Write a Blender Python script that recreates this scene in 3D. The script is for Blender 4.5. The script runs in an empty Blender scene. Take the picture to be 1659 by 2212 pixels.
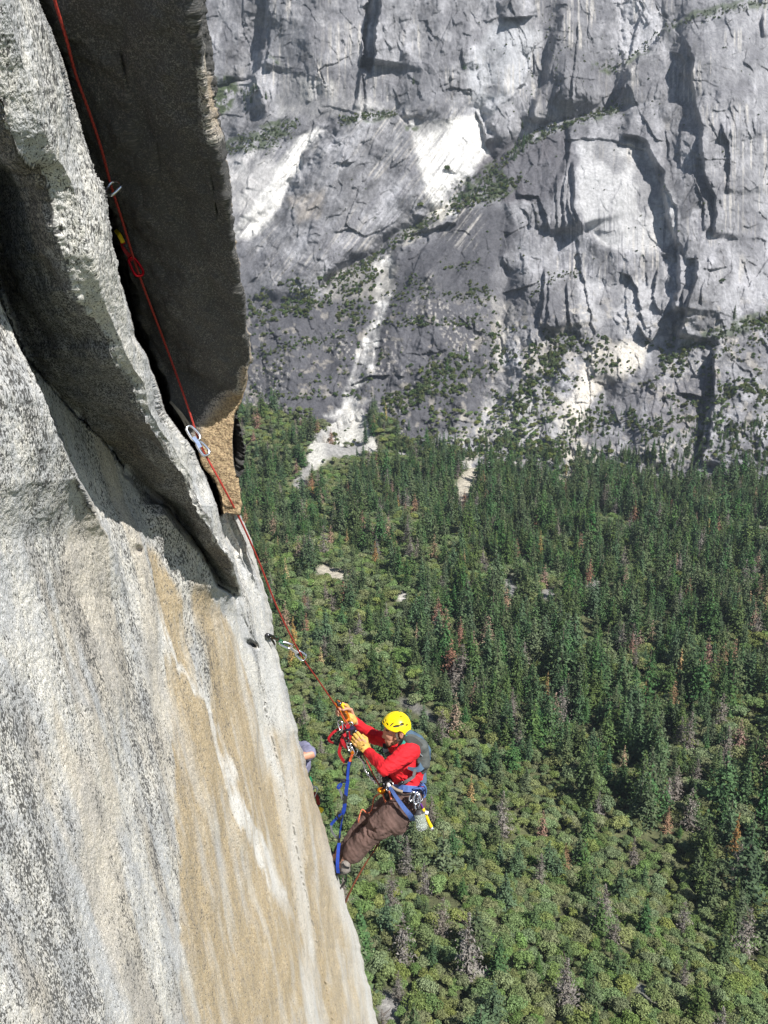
import bpy, math, random
import numpy as np
from mathutils import Vector, Matrix
R = math.radians
scene = bpy.context.scene
C = scene.collection
# ------------------------------------------------------------------ camera
PITCH = R(18)
F = 1800.0; CU, CV = 829.5, 1106.0          # focal length and centre in picture units
cam = bpy.data.cameras.new("camera")
cam.sensor_fit = 'VERTICAL'; cam.angle = 2*math.atan(1106/F)
cam.clip_start = 0.05; cam.clip_end = 9000
camo = bpy.data.objects.new("camera", cam); C.objects.link(camo)
camo.rotation_euler = (R(90)-PITCH, 0, 0)
scene.camera = camo
# ------------------------------------------------------------------ light
SUN = np.array([0.47, -0.43, 0.77]); SUN /= np.linalg.norm(SUN)
world = bpy.data.worlds.new("World"); scene.world = world; world.use_nodes = True
wn = world.node_tree; wn.nodes.clear()
sky = wn.nodes.new('ShaderNodeTexSky'); sky.sky_type = 'NISHITA'; sky.sun_disc = False
sky.sun_elevation = math.asin(SUN[2]); sky.sun_rotation = math.atan2(SUN[0], SUN[1])
sky.altitude = 1300; sky.dust_density = 0.6
bg = wn.nodes.new('ShaderNodeBackground'); bg.inputs[1].default_value = 0.055
wo = wn.nodes.new('ShaderNodeOutputWorld')
wn.links.new(sky.outputs[0], bg.inputs[0]); wn.links.new(bg.outputs[0], wo.inputs[0])
sl = bpy.data.lights.new("sun", 'SUN'); sl.energy = 5.0; sl.angle = R(0.53); sl.color = (1, .96, .89)
so = bpy.data.objects.new("sun", sl); C.objects.link(so)
so.rotation_euler = Vector(SUN).to_track_quat('Z', 'Y').to_euler()
scene.view_settings.view_transform = 'Standard'; scene.view_settings.look = 'None'
scene.view_settings.exposure = 0.6; scene.view_settings.gamma = 1
scene.cycles.max_bounces = 5; scene.cycles.diffuse_bounces = 3; scene.cycles.glossy_bounces = 3
scene.cycles.transmission_bounces = 6; scene.cycles.transparent_max_bounces = 8
scene.cycles.volume_bounces = 0

# ------------------------------------------------------------------ geometry of the view
fw = np.array([0, math.cos(PITCH), -math.sin(PITCH)]); rt = np.array([1., 0, 0]); upv = np.array([0, math.sin(PITCH), math.cos(PITCH)])
def ray(u, v):
    u = np.asarray(u, float); v = np.asarray(v, float)
    return fw + rt*((u-CU)/F)[..., None] + upv*((CV-v)/F)[..., None]
def P(u, v, d): return ray(u, v)*np.asarray(d, float)[..., None]

def uv_of(X):
    d = X @ fw; return CU+F*X[..., 0]/d, CV-F*(X @ upv)/d, d

# ------------------------------------------------------------------ noise
def _h(ix, iy, iz, seed):
    h = (ix*374761393 + iy*668265263 + iz*2147483647 + seed*1442695041) & 0xffffffff
    h = ((h ^ (h >> 13))*1274126177) & 0xffffffff
    h = ((h ^ (h >> 16))*2246822519) & 0xffffffff
    return ((h ^ (h >> 15)) & 0xffffff)/float(0xffffff)*2-1
def vnoise(p, seed=0):
    p = np.asarray(p, float); i = np.floor(p).astype(np.int64); f = p-i; f = f*f*f*(f*(f*6-15)+10)
    out = 0
    for dx in (0, 1):
        wx = f[..., 0] if dx else 1-f[..., 0]
        for dy in (0, 1):
            wy = f[..., 1] if dy else 1-f[..., 1]
            for dz in (0, 1):
                wz = f[..., 2] if dz else 1-f[..., 2]
                out = out + wx*wy*wz*_h(i[..., 0]+dx, i[..., 1]+dy, i[..., 2]+dz, seed)
    return out
def fbm(p, octs=4, seed=0, gain=.5, lac=2.07):
    p = np.asarray(p, float); a = 1; s = 0
    for k in range(octs):
        s = s + a*vnoise(p, seed+k*17); p = p*lac; a *= gain
    return s
def n1(t, seed): 
    t = np.asarray(t, float); return vnoise(np.stack([t, t*0+seed*3.7, t*0], -1), seed)
def sstep(a, b, x):
    t = np.clip((x-a)/(b-a), 0, 1); return t*t*(3-2*t)

# ------------------------------------------------------------------ mesh helpers
def tagp(o, label=None, cat=None, group=None, kind=None):
    if label: o['label'] = label
    if cat: o['category'] = cat
    if group: o['group'] = group
    if kind: o['kind'] = kind
    return o
def mesh_np(name, verts, faces, mat=None, smooth=False):
    """faces: (n,3) or (n,4) array"""
    me = bpy.data.meshes.new(name)
    verts = np.asarray(verts, np.float32); faces = np.asarray(faces, np.int32)
    k = faces.shape[1]
    me.vertices.add(len(verts)); me.vertices.foreach_set('co', verts.ravel())
    me.loops.add(faces.size); me.loops.foreach_set('vertex_index', faces.ravel())
    me.polygons.add(len(faces))
    me.polygons.foreach_set('loop_start', np.arange(0, faces.size, k, dtype=np.int32))
    me.polygons.foreach_set('use_smooth', np.full(len(faces), smooth))
    me.update(calc_edges=True); me.validate()
    if mat: me.materials.append(mat)
    return me
def attach(name, me, parent=None):
    o = bpy.data.objects.new(name, me); C.objects.link(o)
    if parent is not None: o.parent = parent
    return o
def thing(name, label, cat, loc=(0, 0, 0), group=None):
    o = bpy.data.objects.new(name, None); C.objects.link(o); o.location = Vector(loc)
    o.empty_display_size = .05
    return tagp(o, label, cat, group)
def set_attr(me, name, typ, arr):
    a = me.attributes.new(name, typ, 'POINT')
    key = {'FLOAT': 'value', 'FLOAT_VECTOR': 'vector', 'FLOAT_COLOR': 'color'}[typ]
    a.data.foreach_set(key, np.asarray(arr, np.float32).ravel())
def grid_faces(nr, nc):
    i = np.arange(nr*nc).reshape(nr, nc)
    return np.stack([i[:-1, :-1], i[:-1, 1:], i[1:, 1:], i[1:, :-1]], -1).reshape(-1, 4)

# ------------------------------------------------------------------ node helper
class NT:
    def __init__(s, name):
        s.m = bpy.data.materials.new(name); s.m.use_nodes = True; s.t = s.m.node_tree; s.t.nodes.clear()
        s.out = s.t.nodes.new('ShaderNodeOutputMaterial'); s.b = s.t.nodes.new('ShaderNodeBsdfPrincipled')
        s.t.links.new(s.b.outputs[0], s.out.inputs[0]); s.b.inputs['Roughness'].default_value = .8
    def n(s, typ, **kw):
        nd = s.t.nodes.new('ShaderNode'+typ)
        for k, v in kw.items(): setattr(nd, k, v)
        return nd
    def l(s, a, b): s.t.links.new(a, b)
    def put(s, inp, v):
        if hasattr(v, 'links') or isinstance(v, bpy.types.NodeSocket): s.l(v, inp)
        else: inp.default_value = v
    def math(s, op, a, b=0.0, c=None):
        nd = s.n('Math', operation=op); s.put(nd.inputs[0], a); s.put(nd.inputs[1], b)
        if c is not None: s.put(nd.inputs[2], c)
        return nd.outputs[0]
    def ramp(s, x, a, b, lo=0., hi=1.):
        nd = s.n('MapRange', interpolation_type='SMOOTHSTEP'); s.put(nd.inputs[0], x)
        nd.inputs[1].default_value = a; nd.inputs[2].default_value = b; nd.inputs[3].default_value = lo; nd.inputs[4].default_value = hi
        return nd.outputs[0]
    def mix(s, f, a, b, mode='MIX'):
        nd = s.n('Mix', data_type='RGBA', blend_type=mode)
        s.put(nd.inputs[0], f)
        for k, v in ((6, a), (7, b)):
            if isinstance(v, tuple): v = (*v[:3], 1)
            s.put(nd.inputs[k], v)
        return nd.outputs[2]
    def attr(s, name, out='Fac'):
        nd = s.n('Attribute', attribute_name=name); return nd.outputs[out]
    def noise(s, vec, scale, detail=3, rough=.55, out=0, dist=0):
        nd = s.n('TexNoise'); s.put(nd.inputs['Vector'], vec); nd.inputs['Scale'].default_value = scale
        nd.inputs['Detail'].default_value = detail; nd.inputs['Roughness'].default_value = rough
        nd.inputs['Distortion'].default_value = dist
        return nd.outputs[out]
    def bump(s, h, strength, dist):
        nd = s.n('Bump'); s.put(nd.inputs['Height'], h); nd.inputs['Strength'].default_value = strength
        nd.inputs['Distance'].default_value = dist; s.l(nd.outputs[0], s.b.inputs['Normal'])
_mats = {}
def M(name, col, rough=.6, metal=0., var=.12, scale=60., bump=0., bscale=200., spec=.4):
    if name in _mats: return _mats[name]
    t = NT(name); co = t.n('TexCoord').outputs['Object']
    nz = t.noise(co, scale, 3)
    c2 = tuple(max(0, c*(1-var*1.6)) for c in col); c1 = tuple(min(1, c*(1+var)) for c in col)
    t.l(t.mix(t.ramp(nz, .3, .7), c2, c1), t.b.inputs['Base Color'])
    t.b.inputs['Roughness'].default_value = rough; t.b.inputs['Metallic'].default_value = metal
    t.b.inputs['Specular IOR Level'].default_value = spec
    if bump: t.bump(t.noise(co, bscale, 3), bump, .004)
    _mats[name] = t.m
    return t.m
# ================================================================== near cliff
_a, _b, _c = P(590, 1380, 4.2), P(735, 1900, 5.6), P(0, 1700, 2.1)
N0 = np.cross(_b-_a, _c-_a); N0 /= np.linalg.norm(N0)
if N0 @ _a > 0: N0 = -N0
C0 = float(N0 @ _a)
def dwall(u, v, h=0.): return (C0+h)/(ray(u, v) @ N0)
SIL = np.array([(-200,425),(0,438),(120,446),(220,455),(330,480),(450,497),(560,512),(680,530),(760,541),(790,539),(820,534),(870,519),(890,514),(930,525),(960,530),(1020,528),(1035,514),(1090,523),(1105,518),(1130,528),(1180,546),(1250,565),(1310,582),(1370,590),(1430,604),(1510,626),(1600,646),(1680,668),(1750,690),(1840,715),(1910,736),(1960,748),(2030,775),(2120,795),(2212,816),(2400,866)], float)
def silh(v): return np.interp(v, SIL[:, 0], SIL[:, 1])
def build_cliff():
    vs = np.concatenate([np.linspace(-200, -10, 30), np.arange(-8, 2222, 2.1), np.linspace(2230, 2400, 14)])
    us_f = np.concatenate([np.linspace(0, .22, 24), np.linspace(.225, 1, 436)])
    nr, nc = len(vs), len(us_f)
    def rail(pts): 
        a = np.array(pts, float); return np.interp(vs, a[:, 0], a[:, 1]), np.interp(vs, a[:, 0], a[:, 2])
    def wob(seed, a=4., b=1.8): return a*n1(vs*.03, seed)+.8*b*n1(vs*.09, seed+3)
    S = silh(vs) + wob(1, 3.0, 2.2)+1.3*n1(vs*.22, 13)*sstep(1150, 1000, vs)
    rails = []                                   # (u array, depth array)
    def addh(u, h): rails.append((u, dwall(u, vs, h)))
    addh(np.full(nr, -330.), np.full(nr, .10))
    # left slab edge
    u, h = rail([(-200,-150,.10),(500,-70,.14),(657,0,.16),(760,44,.17),(855,88,.19),(960,135,.18),(1039,172,.16),(1088,196,.12),(1160,235,.05),(1290,288,0),(1450,330,0),(2400,560,0)])
    w = wob(2, 4, 2); addh(u-40+w, h*.95); addh(u+w, h); addh(u+3+w, np.where(vs < 1300, h*.0-.03*sstep(1300, 1000, vs), h))
    # foot of the underside / second slab edge
    u, h = rail([(-200,-80,-.03),(500,-30,-.03),(640,4,-.03),(773,52,-.03),(875,143,-.03),(957,226,-.03),(1010,262,-.03),(1080,302,-.03),(1141,327,0),(1247,368,.0),(1450,420,0),(2400,640,0)])
    w = wob(4, 4, 2); addh(u+w, h)
    hh = .06*sstep(1040, 1100, vs)*sstep(1330, 1240, vs)
    addh(u+w+2.5, h-.06*sstep(1040, 1000, vs)+hh*.0); 
    # lower plate's right foot
    u2, h2 = rail([(-200,-70,-.06),(500,-20,-.06),(640,10,-.06),(773,60,-.05),(875,150,-.05),(957,233,-.05),(1010,270,-.05),(1080,345,-.05),(1096,364,-.04),(1182,431,-.04),(1264,472,-.03),(1290,513,0),(1450,560,0),(2400,760,0)])
    u2 = np.maximum(u2+wob(5, 3, 2), u+w+3); 
    addh(np.maximum(u2-14, u+w+2.8), .055*sstep(1080, 1120, vs)*sstep(1340, 1260, vs)+h2*(vs < 1090)); addh(u2, h2)
    # crest between dark underside and sunlit strip
    u3, h3 = rail([(-200,-90,.52),(0,-70,.48),(225,0,.44),(286,20,.43),(347,61,.41),(368,88,.40),(408,106,.39),(470,122,.38),(551,135,.37),(605,155,.35),(662,186,.33),(716,216,.31),(773,243,.30),(822,284,.28),(871,299,.26),(920,320,.25),(961,347,.23),(994,368,.22),(1039,398,.20),(1063,408,.19),(1121,441,.22),(1178,470,.20),(1215,500,.18),(1262,514,.11),(1290,516,.01),(1450,562,0),(2400,762,0)])
    u3 = np.maximum(u3+wob(6, 5, 1.6), u2+1); addh(u3, h3*.97)
    # outer edge of the sunlit strip
    u4, h4 = rail([(-200,50,.50),(0,104,.46),(110,151,.45),(196,176,.44),(319,208,.41),(408,229,.40),(510,246,.38),(592,266,.36),(670,288,.33),(724,302,.31),(769,323,.29),(814,343,.27),(888,364,.24),(933,396,.22),(969,421,.20),(1043,453,.16),(1092,470,.20),(1153,484,.17),(1190,505,.13),(1262,522,.06),(1290,524,0),(1450,566,0),(2400,766,0)])
    u4 = np.maximum(u4-np.interp(vs, [-200, 250, 420, 900, 1200], [24, 22, 15, 7, 2])+wob(7, 2.5, 1.0), u3+1.5)
    addh((u3*.5+u4*.5), (h3+h4)*.5+.02*sstep(1250, 1000, vs)); addh(u4-5, h4+.01*(vs<1190)); addh(u4, h4-.02*(vs<1190))
    # dark overhanging wall behind
    PC = P(290, 670, 3.25); nU = np.array([-.30, -.74, -.60]); nU /= np.linalg.norm(nU)
    PL = P(500, 800, 3.50); nL = np.array([.24, -.96, .10]); nL /= np.linalg.norm(nL)
    def dC(u):
        r_ = ray(u, vs); a = (nU @ PC)/(r_ @ nU); b = (nL @ PL)/(r_ @ nL); return np.minimum(a, b)
    u5 = u4+1.2; mC = vs < 1112
    right = np.interp(vs, [-200, 0, 200, 400, 760, 870, 890, 935, 965, 1005, 1035, 1090, 1110], [398, 412, 440, 478, 536, 516, 508, 500, 501, 505, 511, 520, 515])+wob(9, 2, 1.2)
    dA = lambda uu, h: dwall(uu, vs, h)
    und = .10*sstep(1090, 1125, vs)                                 # undercut beneath the block's tip
    low = dA(u5, -.05*sstep(1330, 1150, vs))
    deep = np.minimum(dC(u5)+.5, dA(u5, -.5))
    rails.append((u5, np.where(mC, np.maximum(deep, dC(u5)), low)))
    u6 = u5+np.interp(vs, [-200, 300, 650, 900, 1000, 1100], [14, 16, 22, 16, 10, 8])+wob(10, 3, 2)
    rails.append((u6, np.where(mC, dC(u6)+.10, dA(u6, -.05*sstep(1330, 1150, vs)))))
    u7 = u6+5; rails.append((u7, np.where(mC, dC(u7), dA(u7, -.05*sstep(1330, 1150, vs)))))
    right = np.where(mC, np.maximum(right, u7+2), S-14)
    for f_ in (.35, .7):
        uu = u7*(1-f_)+right*f_; rails.append((uu, np.where(mC, dC(uu), dA(uu, -.03*sstep(1330, 1150, vs)))))
    rails.append((right, np.where(mC, dC(right), dA(right, 0.))))
    mD = (vs > 886) & (vs < 1032)
    ra = np.where(mD, right+2, right*.6+S*.4)
    rails.append((ra, np.where(mD, 5.3, np.where(mC, dC(ra)+.07, dA(ra, -.012)))))
    rails.append((S, np.where(mD, 4.55, np.where(mC, dC(S)+.34, dA(S, -.06)))))
    Uk = np.maximum.accumulate(np.stack([r_[0] for r_ in rails], 1)+np.arange(len(rails))*.02, 1)
    Uk[:, -1] = np.maximum(Uk[:, -1], Uk[:, -2]+.5)
    Dk = np.stack([r_[1] for r_ in rails], 1)
    U = -330+(Uk[:, -1:]+330)*us_f[None, :]
    D = np.stack([1/np.interp(U[i], Uk[i], 1/Dk[i]) for i in range(nr)])
    V = np.repeat(vs[:, None], nc, 1)
    global CLIFF_D; CLIFF_D = (vs, U, D)
    # pocket and thin cracks on the right-hand slab
    q = ((U-545)/11)**2+((V-1392-(U-545)*.5)/6)**2; D = D+.16*np.exp(-q*1.3)
    q = ((U-300)/7)**2+((V-1188)/7)**2; D = D+.05*np.exp(-q)
    def crack(pts, w, dep, DD):
        for (a0, b0), (a1, b1) in zip(pts[:-1], pts[1:]):
            L = (a1-a0)**2+(b1-b0)**2; t = np.clip(((U-a0)*(a1-a0)+(V-b0)*(b1-b0))/L, 0, 1)
            dd = np.hypot(U-a0-t*(a1-a0), V-b0-t*(b1-b0)); DD = DD+dep*np.exp(-(dd/w)**2)
        return DD
    D = crack([(262,120),(300,330),(352,560),(392,690)], 2.2, .03, D); D = crack([(410,60),(430,240),(470,470)], 2.0, .025, D); D = crack([(330,60),(352,210),(344,330),(372,470)], 1.8, .02, D)
    D = crack([(508,1285),(523,1330),(543,1368),(560,1400)], 1.8, .018, D)
    D = crack([(572,1375),(588,1400),(600,1440),(612,1480)], 1.8, .02, D)
    D = crack([(610,1465),(640,1590),(655,1640)], 1.8, .016, D)
    X = P(U, V, D)
    # roughness of the rock
    def normals(X):
        a = np.gradient(X, axis=0); b = np.gradient(X, axis=1); n = np.cross(a, b); n /= np.linalg.norm(n, axis=-1, keepdims=True)+1e-9
        s = np.sign(-(n*X).sum(-1, keepdims=True)); return n*np.where(s == 0, 1, s)
    Nn = normals(X)
    for _ in range(5):
        Np = np.pad(Nn, ((1, 1), (1, 1), (0, 0)), 'edge'); Nn = (Np[:-2, 1:-1]+Np[2:, 1:-1]+Np[1:-1, :-2]+Np[1:-1, 2:]+2*Nn); Nn /= np.linalg.norm(Nn, axis=-1, keepdims=True)+1e-9
    e1 = P(575, 2050, dwall(575., 2050.))-P(410, 1290, dwall(410., 1290.)); e1 /= np.linalg.norm(e1)
    e2 = np.cross(N0, e1)
    st = np.stack([X @ e1, X @ e2, X @ N0], -1)
    sa = st*np.array([.35, 1, 1])
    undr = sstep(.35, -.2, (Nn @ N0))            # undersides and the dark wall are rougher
    big = fbm(st*np.array([1.2, 2.6, 2.6]), 3, 5)
    mid = fbm(sa*11, 4, 9)
    fine = fbm(st*70, 3, 21)
    chip = np.abs(fbm(st*16, 3, 33))
    edge = np.clip((S[:, None]-U)/30, 0, 1)
    crest = np.exp(-((U-u3[:, None])/16)**2)*sstep(1300, 1200, V)
    disp = .020*big*edge+.006*mid+.0016*fine+undr*(.005*chip+.012*fbm(st*7, 3, 41))+crest*.008*fbm(st*40, 3, 55)+((U > u6[:, None]) & (V < 1112))*(.030*np.abs(fbm(st*np.array([1.5, 3, 3]), 4, 57))+.006*fbm(st*22, 3, 58))
    jump = np.abs(np.gradient(D, axis=1))+np.abs(np.gradient(D, axis=0)); calm = sstep(.10, .02, jump)
    disp = disp*(.15+.85*calm)
    X = X+Nn*disp[..., None]
    # back side so that the rock has thickness
    cols = [X]
    e = X[:, -1]; cols += [(e+k)[:, None] for k in (np.array([-.10, .18, 0]), np.array([-.5, .8, 0]), np.array([-2.5, 1.8, 0]), np.array([-9, 2.5, 0]))]
    X2 = np.concatenate(cols, 1); nc2 = X2.shape[1]
    me = mesh_np('cliff', X2.reshape(-1, 3), grid_faces(nr, nc2), None, True)
    def ext(a): return np.concatenate([a]+[a[:, -1:]]*(nc2-nc), 1)
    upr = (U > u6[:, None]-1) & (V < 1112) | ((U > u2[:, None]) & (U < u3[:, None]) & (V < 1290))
    set_attr(me, 'st', 'FLOAT_VECTOR', (ext(st)*np.where(ext(upr)[..., None], np.array([1.1, 1.3, 1.3]), np.array([.42, 1.1, 1.1]))).reshape(-1, 3))
    # ---- colour zones: R tan stain, G pale vein, B dark lichen and painted shade
    wu = U+8*fbm(np.stack([U*.02, V*.008, V*0], -1), 3, 71)+5*fbm(st*np.array([3.5, 26, 3]), 3, 72)+4*fbm(st*np.array([9, 70, 3]), 2, 73)
    def band(pl, pr, sl=6, sr=6):
        a = np.array(pl, float); b = np.array(pr, float)
        l = np.interp(V, a[:, 0], a[:, 1]); r_ = np.interp(V, b[:, 0], b[:, 1])
        return sstep(-sl, sl, wu-l)*sstep(-sr, sr, r_-wu)
    fadeV = lambda a, b: sstep(a, b, V)
    tan = band([(1170,318),(1400,372),(1650,375),(1900,385),(2212,398),(2400,410)], [(1170,330),(1300,395),(1500,430),(1800,600),(2000,620),(2212,650),(2400,680)], 5, 8)*fadeV(1160, 1200)
    tan = np.maximum(tan, band([(1240,405),(1500,450),(1650,480),(1800,560),(2400,690)], [(1240,440),(1400,515),(1550,560),(1650,600),(1800,650),(2400,790)], 10, 6)*fadeV(1230, 1290))
    tan = np.maximum(tan, .9*band([(1560,585),(1700,620),(1900,655),(2212,690),(2400,720)], [(1560,606),(1700,690),(1900,760),(2212,860),(2400,920)], 6, 20)*fadeV(1550, 1590))
    vein = band([(1285,345),(1400,368),(1530,443),(1700,486),(1830,540),(1960,600),(2000,622),(2100,645)], [(1285,348),(1400,380),(1530,456),(1700,506),(1830,582),(1930,618),(2000,632),(2100,650)], 5, 5)*sstep(2010, 1900, V)*sstep(1285, 1360, V)
    vein = np.maximum(vein, .6*band([(1350,560),(1620,590),(1700,604),(1960,640),(2212,668),(2400,680)], [(1350,600),(1600,620),(1700,640),(1900,660),(2000,672),(2212,705),(2400,730)], 8, 6)*fadeV(1330, 1400)*sstep(2390, 2250, V))
    vein = np.maximum(vein, band([(2060,560),(2212,620),(2400,680)], [(2060,566),(2212,640),(2400,720)], 4, 4)*fadeV(2060, 2100)*.0)
    edgew = sstep(34, 6, S[:, None]-U)*sstep(1700, 1960, V)
    stre = fbm(st*np.array([1.0, 9, 3]), 4, 81)
    stre2 = fbm(st*np.array([2.2, 22, 3]), 4, 87)
    vein = vein*np.clip(1.05+.8*stre2+.4*fbm(st*np.array([5, 60, 3]), 2, 89), .2, 1)
    tan = tan*np.clip(.82+.55*stre+.45*stre2, .15, 1)
    tanL = sstep(.18, .5, fbm(st*np.array([.8, 7, 2]), 3, 91))*.35*sstep(480, 330, wu)
    tan = np.maximum(tan, tanL*(1-vein))
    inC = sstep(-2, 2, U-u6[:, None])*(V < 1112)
    orange = inC*sstep(-30, 45, V-915+1.136*(U-430)+26*fbm(st*4, 3, 44))     # warm rock tone, painted only on the sunlit part below the shadow line
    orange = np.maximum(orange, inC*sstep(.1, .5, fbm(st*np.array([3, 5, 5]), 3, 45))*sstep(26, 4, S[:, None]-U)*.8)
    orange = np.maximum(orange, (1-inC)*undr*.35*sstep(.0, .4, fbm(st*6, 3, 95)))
    lich = np.clip(.62-.0008*np.maximum(U, 0)+.30*stre+.30*stre2, 0, 1)
    lich = lich*(1-.7*vein)*(1-.45*np.clip(tan, 0, 1))
    pat = ((U-105)/40)**2+((V-110-(U-105)*1.0)/130)**2
    lich = np.maximum(lich, .85*np.exp(-pat*1.2)*sstep(300, 100, V+0*U))
    strip = sstep(0, 25, U-u3[:, None])*sstep(0, 20, u4[:, None]-U)*sstep(1250, 1150, V)
    lich = lich*(1-.45*strip*(1-np.exp(-pat)))
    lich = np.minimum(lich, .68); lich = np.maximum(lich, .725*undr)  # undersides darkened in colour to deepen their shade
    lich = np.where(inC > .5, np.clip(np.maximum(.86+.16*fbm(st*6, 3, 46), .80)-.8*orange, 0, 1.4), lich)  # shade of the overhanging block put into its colour
    inD = mD[:, None] & (U > right[:, None]+1); orange = np.where(inD, 0, orange); lich = np.where(inD, 1.3, lich)  # small piece behind the block painted dark as if in shade
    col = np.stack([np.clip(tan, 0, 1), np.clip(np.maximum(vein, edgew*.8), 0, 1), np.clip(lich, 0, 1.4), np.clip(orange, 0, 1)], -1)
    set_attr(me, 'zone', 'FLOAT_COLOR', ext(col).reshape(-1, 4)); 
    # ---- granite
    t = NT('granite'); sv = t.attr('st', 'Vector')
    z = t.n('Attribute', attribute_name='zone'); sp = t.n('SeparateColor'); t.l(z.outputs['Color'], sp.inputs[0])
    tanA, veinA, lich_shadeA, orA = sp.outputs[0], sp.outputs[1], sp.outputs[2], z.outputs['Alpha']
    n_a = t.noise(sv, 190, 2, .65); n_b = t.noise(sv, 340, 2, .6); n_c = t.noise(sv, 42, 4, .65); n_d = t.noise(sv, 8, 5, .65); n_e = t.noise(sv, 95, 3, .6)
    light = t.mix(t.ramp(n_b, .36, .64), (.31, .305, .295), (.80, .79, .76))
    light = t.mix(t.ramp(n_e, .40, .66), light, (.82, .79, .72))
    light = t.mix(t.ramp(n_d, .42, .60, 0, .65), light, t.mix(t.ramp(n_a, .4, .6), (.34, .355, .38), (.56, .58, .61)))
    tancol = t.mix(t.ramp(n_a, .36, .62), (.33, .245, .135), (.60, .475, .295)); tancol = t.mix(t.ramp(n_c, .45, .65, 0, .5), tancol, (.42, .36, .28)); tancol = t.mix(t.ramp(n_e, .60, .70), tancol, (.74, .66, .50))
    col = t.mix(t.math('MULTIPLY', tanA, .88), light, tancol)
    orcol = t.mix(t.ramp(n_e, .38, .62), (.22, .145, .08), (.60, .44, .25)); orcol = t.mix(t.ramp(n_b, .55, .68), orcol, (.78, .62, .38))
    col = t.mix(t.math('MULTIPLY', orA, .95), col, orcol)
    col = t.mix(t.math('MULTIPLY', veinA, .9), col, t.mix(t.ramp(n_b, .35, .65), (.60, .59, .57), (.86, .85, .82)))
    col = t.mix(t.ramp(lich_shadeA, .68, .78, 0, .74), col, t.mix(t.ramp(t.math('ADD', t.math('MULTIPLY', n_c, .5), t.math('MULTIPLY', n_e, .5)), .42, .60), (.016, .015, .014), (.19, .17, .14)))  # near-black colour painted over the shaded faces
    # dark grains, lichen and painted shade: threshold follows the zone
    thr = t.math('MULTIPLY_ADD', lich_shadeA, -.20, .625)
    g = t.math('ADD', t.math('MULTIPLY', n_a, .74), t.math('MULTIPLY', n_c, .26))
    dk = t.ramp(t.math('SUBTRACT', g, thr), -.028, .05)
    col = t.mix(t.math('MULTIPLY', dk, .93), col, t.mix(n_b, (.035, .036, .038), (.10, .10, .10)))
    g2 = t.math('ADD', t.math('MULTIPLY', n_b, .7), t.math('MULTIPLY', n_e, .3))
    col = t.mix(t.math('MULTIPLY', t.ramp(g2, .535, .60), .62), col, (.075, .07, .065))
    t.l(col, t.b.inputs['Base Color']); t.b.inputs['Roughness'].default_value = .85; t.b.inputs['Specular IOR Level'].default_value = .2
    hh_ = t.math('ADD', t.math('MULTIPLY', n_a, .8), t.math('MULTIPLY', n_b, .5)); hh_ = t.math('ADD', hh_, t.math('MULTIPLY', t.math('MULTIPLY', orA, n_e), 2.2))
    t.bump(hh_, .85, .007)
    me.materials.append(t.m)
    o = attach('cliff', me); tagp(o, 'near granite cliff face with tan streaks and a dark overhanging block', None, None, 'structure')
    return o
build_cliff()

def cliff_d(u, v):
    vs, U, D = CLIFF_D; i = int(np.clip(np.searchsorted(vs, v), 0, len(vs)-1)); return float(np.interp(u, U[i], D[i], right=99.))
# ================================================================== far mountain wall
def p5(*pts): return [(440.5+x*.4085, y*.4085) for x, y in pts]
def p6(*pts): return [(1016.6+x*.3872, y*.3872) for x, y in pts]
def p7(*pts): return [(1016.6+x*.3872, 677.7+y*.3872) for x, y in pts]
MU = np.concatenate([np.linspace(-700, 380, 50), np.arange(396, 1700, 1.7), np.linspace(1712, 2500, 40)])
MV = np.concatenate([np.linspace(-620, -60, 50), np.arange(-50, 1130, 1.7), [1140, 1160, 1190]])
def tbase(v): return np.interp(v, [-700, -120, 0, 260, 500, 640, 780, 900, 950, 1060, 1200], [1560, 1395, 1375, 1318, 1262, 1215, 1130, 1060, 1035, 985, 930])
MT = None
def far_depth(u, v):
    """depth of the far wall at picture point, bilinear"""
    i = np.clip(np.interp(v, MV, np.arange(len(MV))), 0, len(MV)-1.001); j = np.clip(np.interp(u, MU, np.arange(len(MU))), 0, len(MU)-1.001)
    i0 = i.astype(int); j0 = j.astype(int); a = i-i0; b = j-j0
    return MT[i0, j0]*(1-a)*(1-b)+MT[i0+1, j0]*a*(1-b)+MT[i0, j0+1]*(1-a)*b+MT[i0+1, j0+1]*a*b
def sdpoly(U, V, poly):
    """signed distance, positive inside"""
    d = np.full(U.shape, 1e9); ins = np.zeros(U.shape, bool); n = len(poly)
    for k in range(n):
        (x0, y0), (x1, y1) = poly[k], poly[(k+1) % n]
        L = (x1-x0)**2+(y1-y0)**2+1e-9; t = np.clip(((U-x0)*(x1-x0)+(V-y0)*(y1-y0))/L, 0, 1)
        d = np.minimum(d, np.hypot(U-x0-t*(x1-x0), V-y0-t*(y1-y0)))
        c = ((y0 > V) != (y1 > V)) & (U < (x1-x0)*(V-y0)/((y1-y0) if y1 != y0 else 1e-9)+x0); ins ^= c
    return np.where(ins, d, -d)
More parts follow.
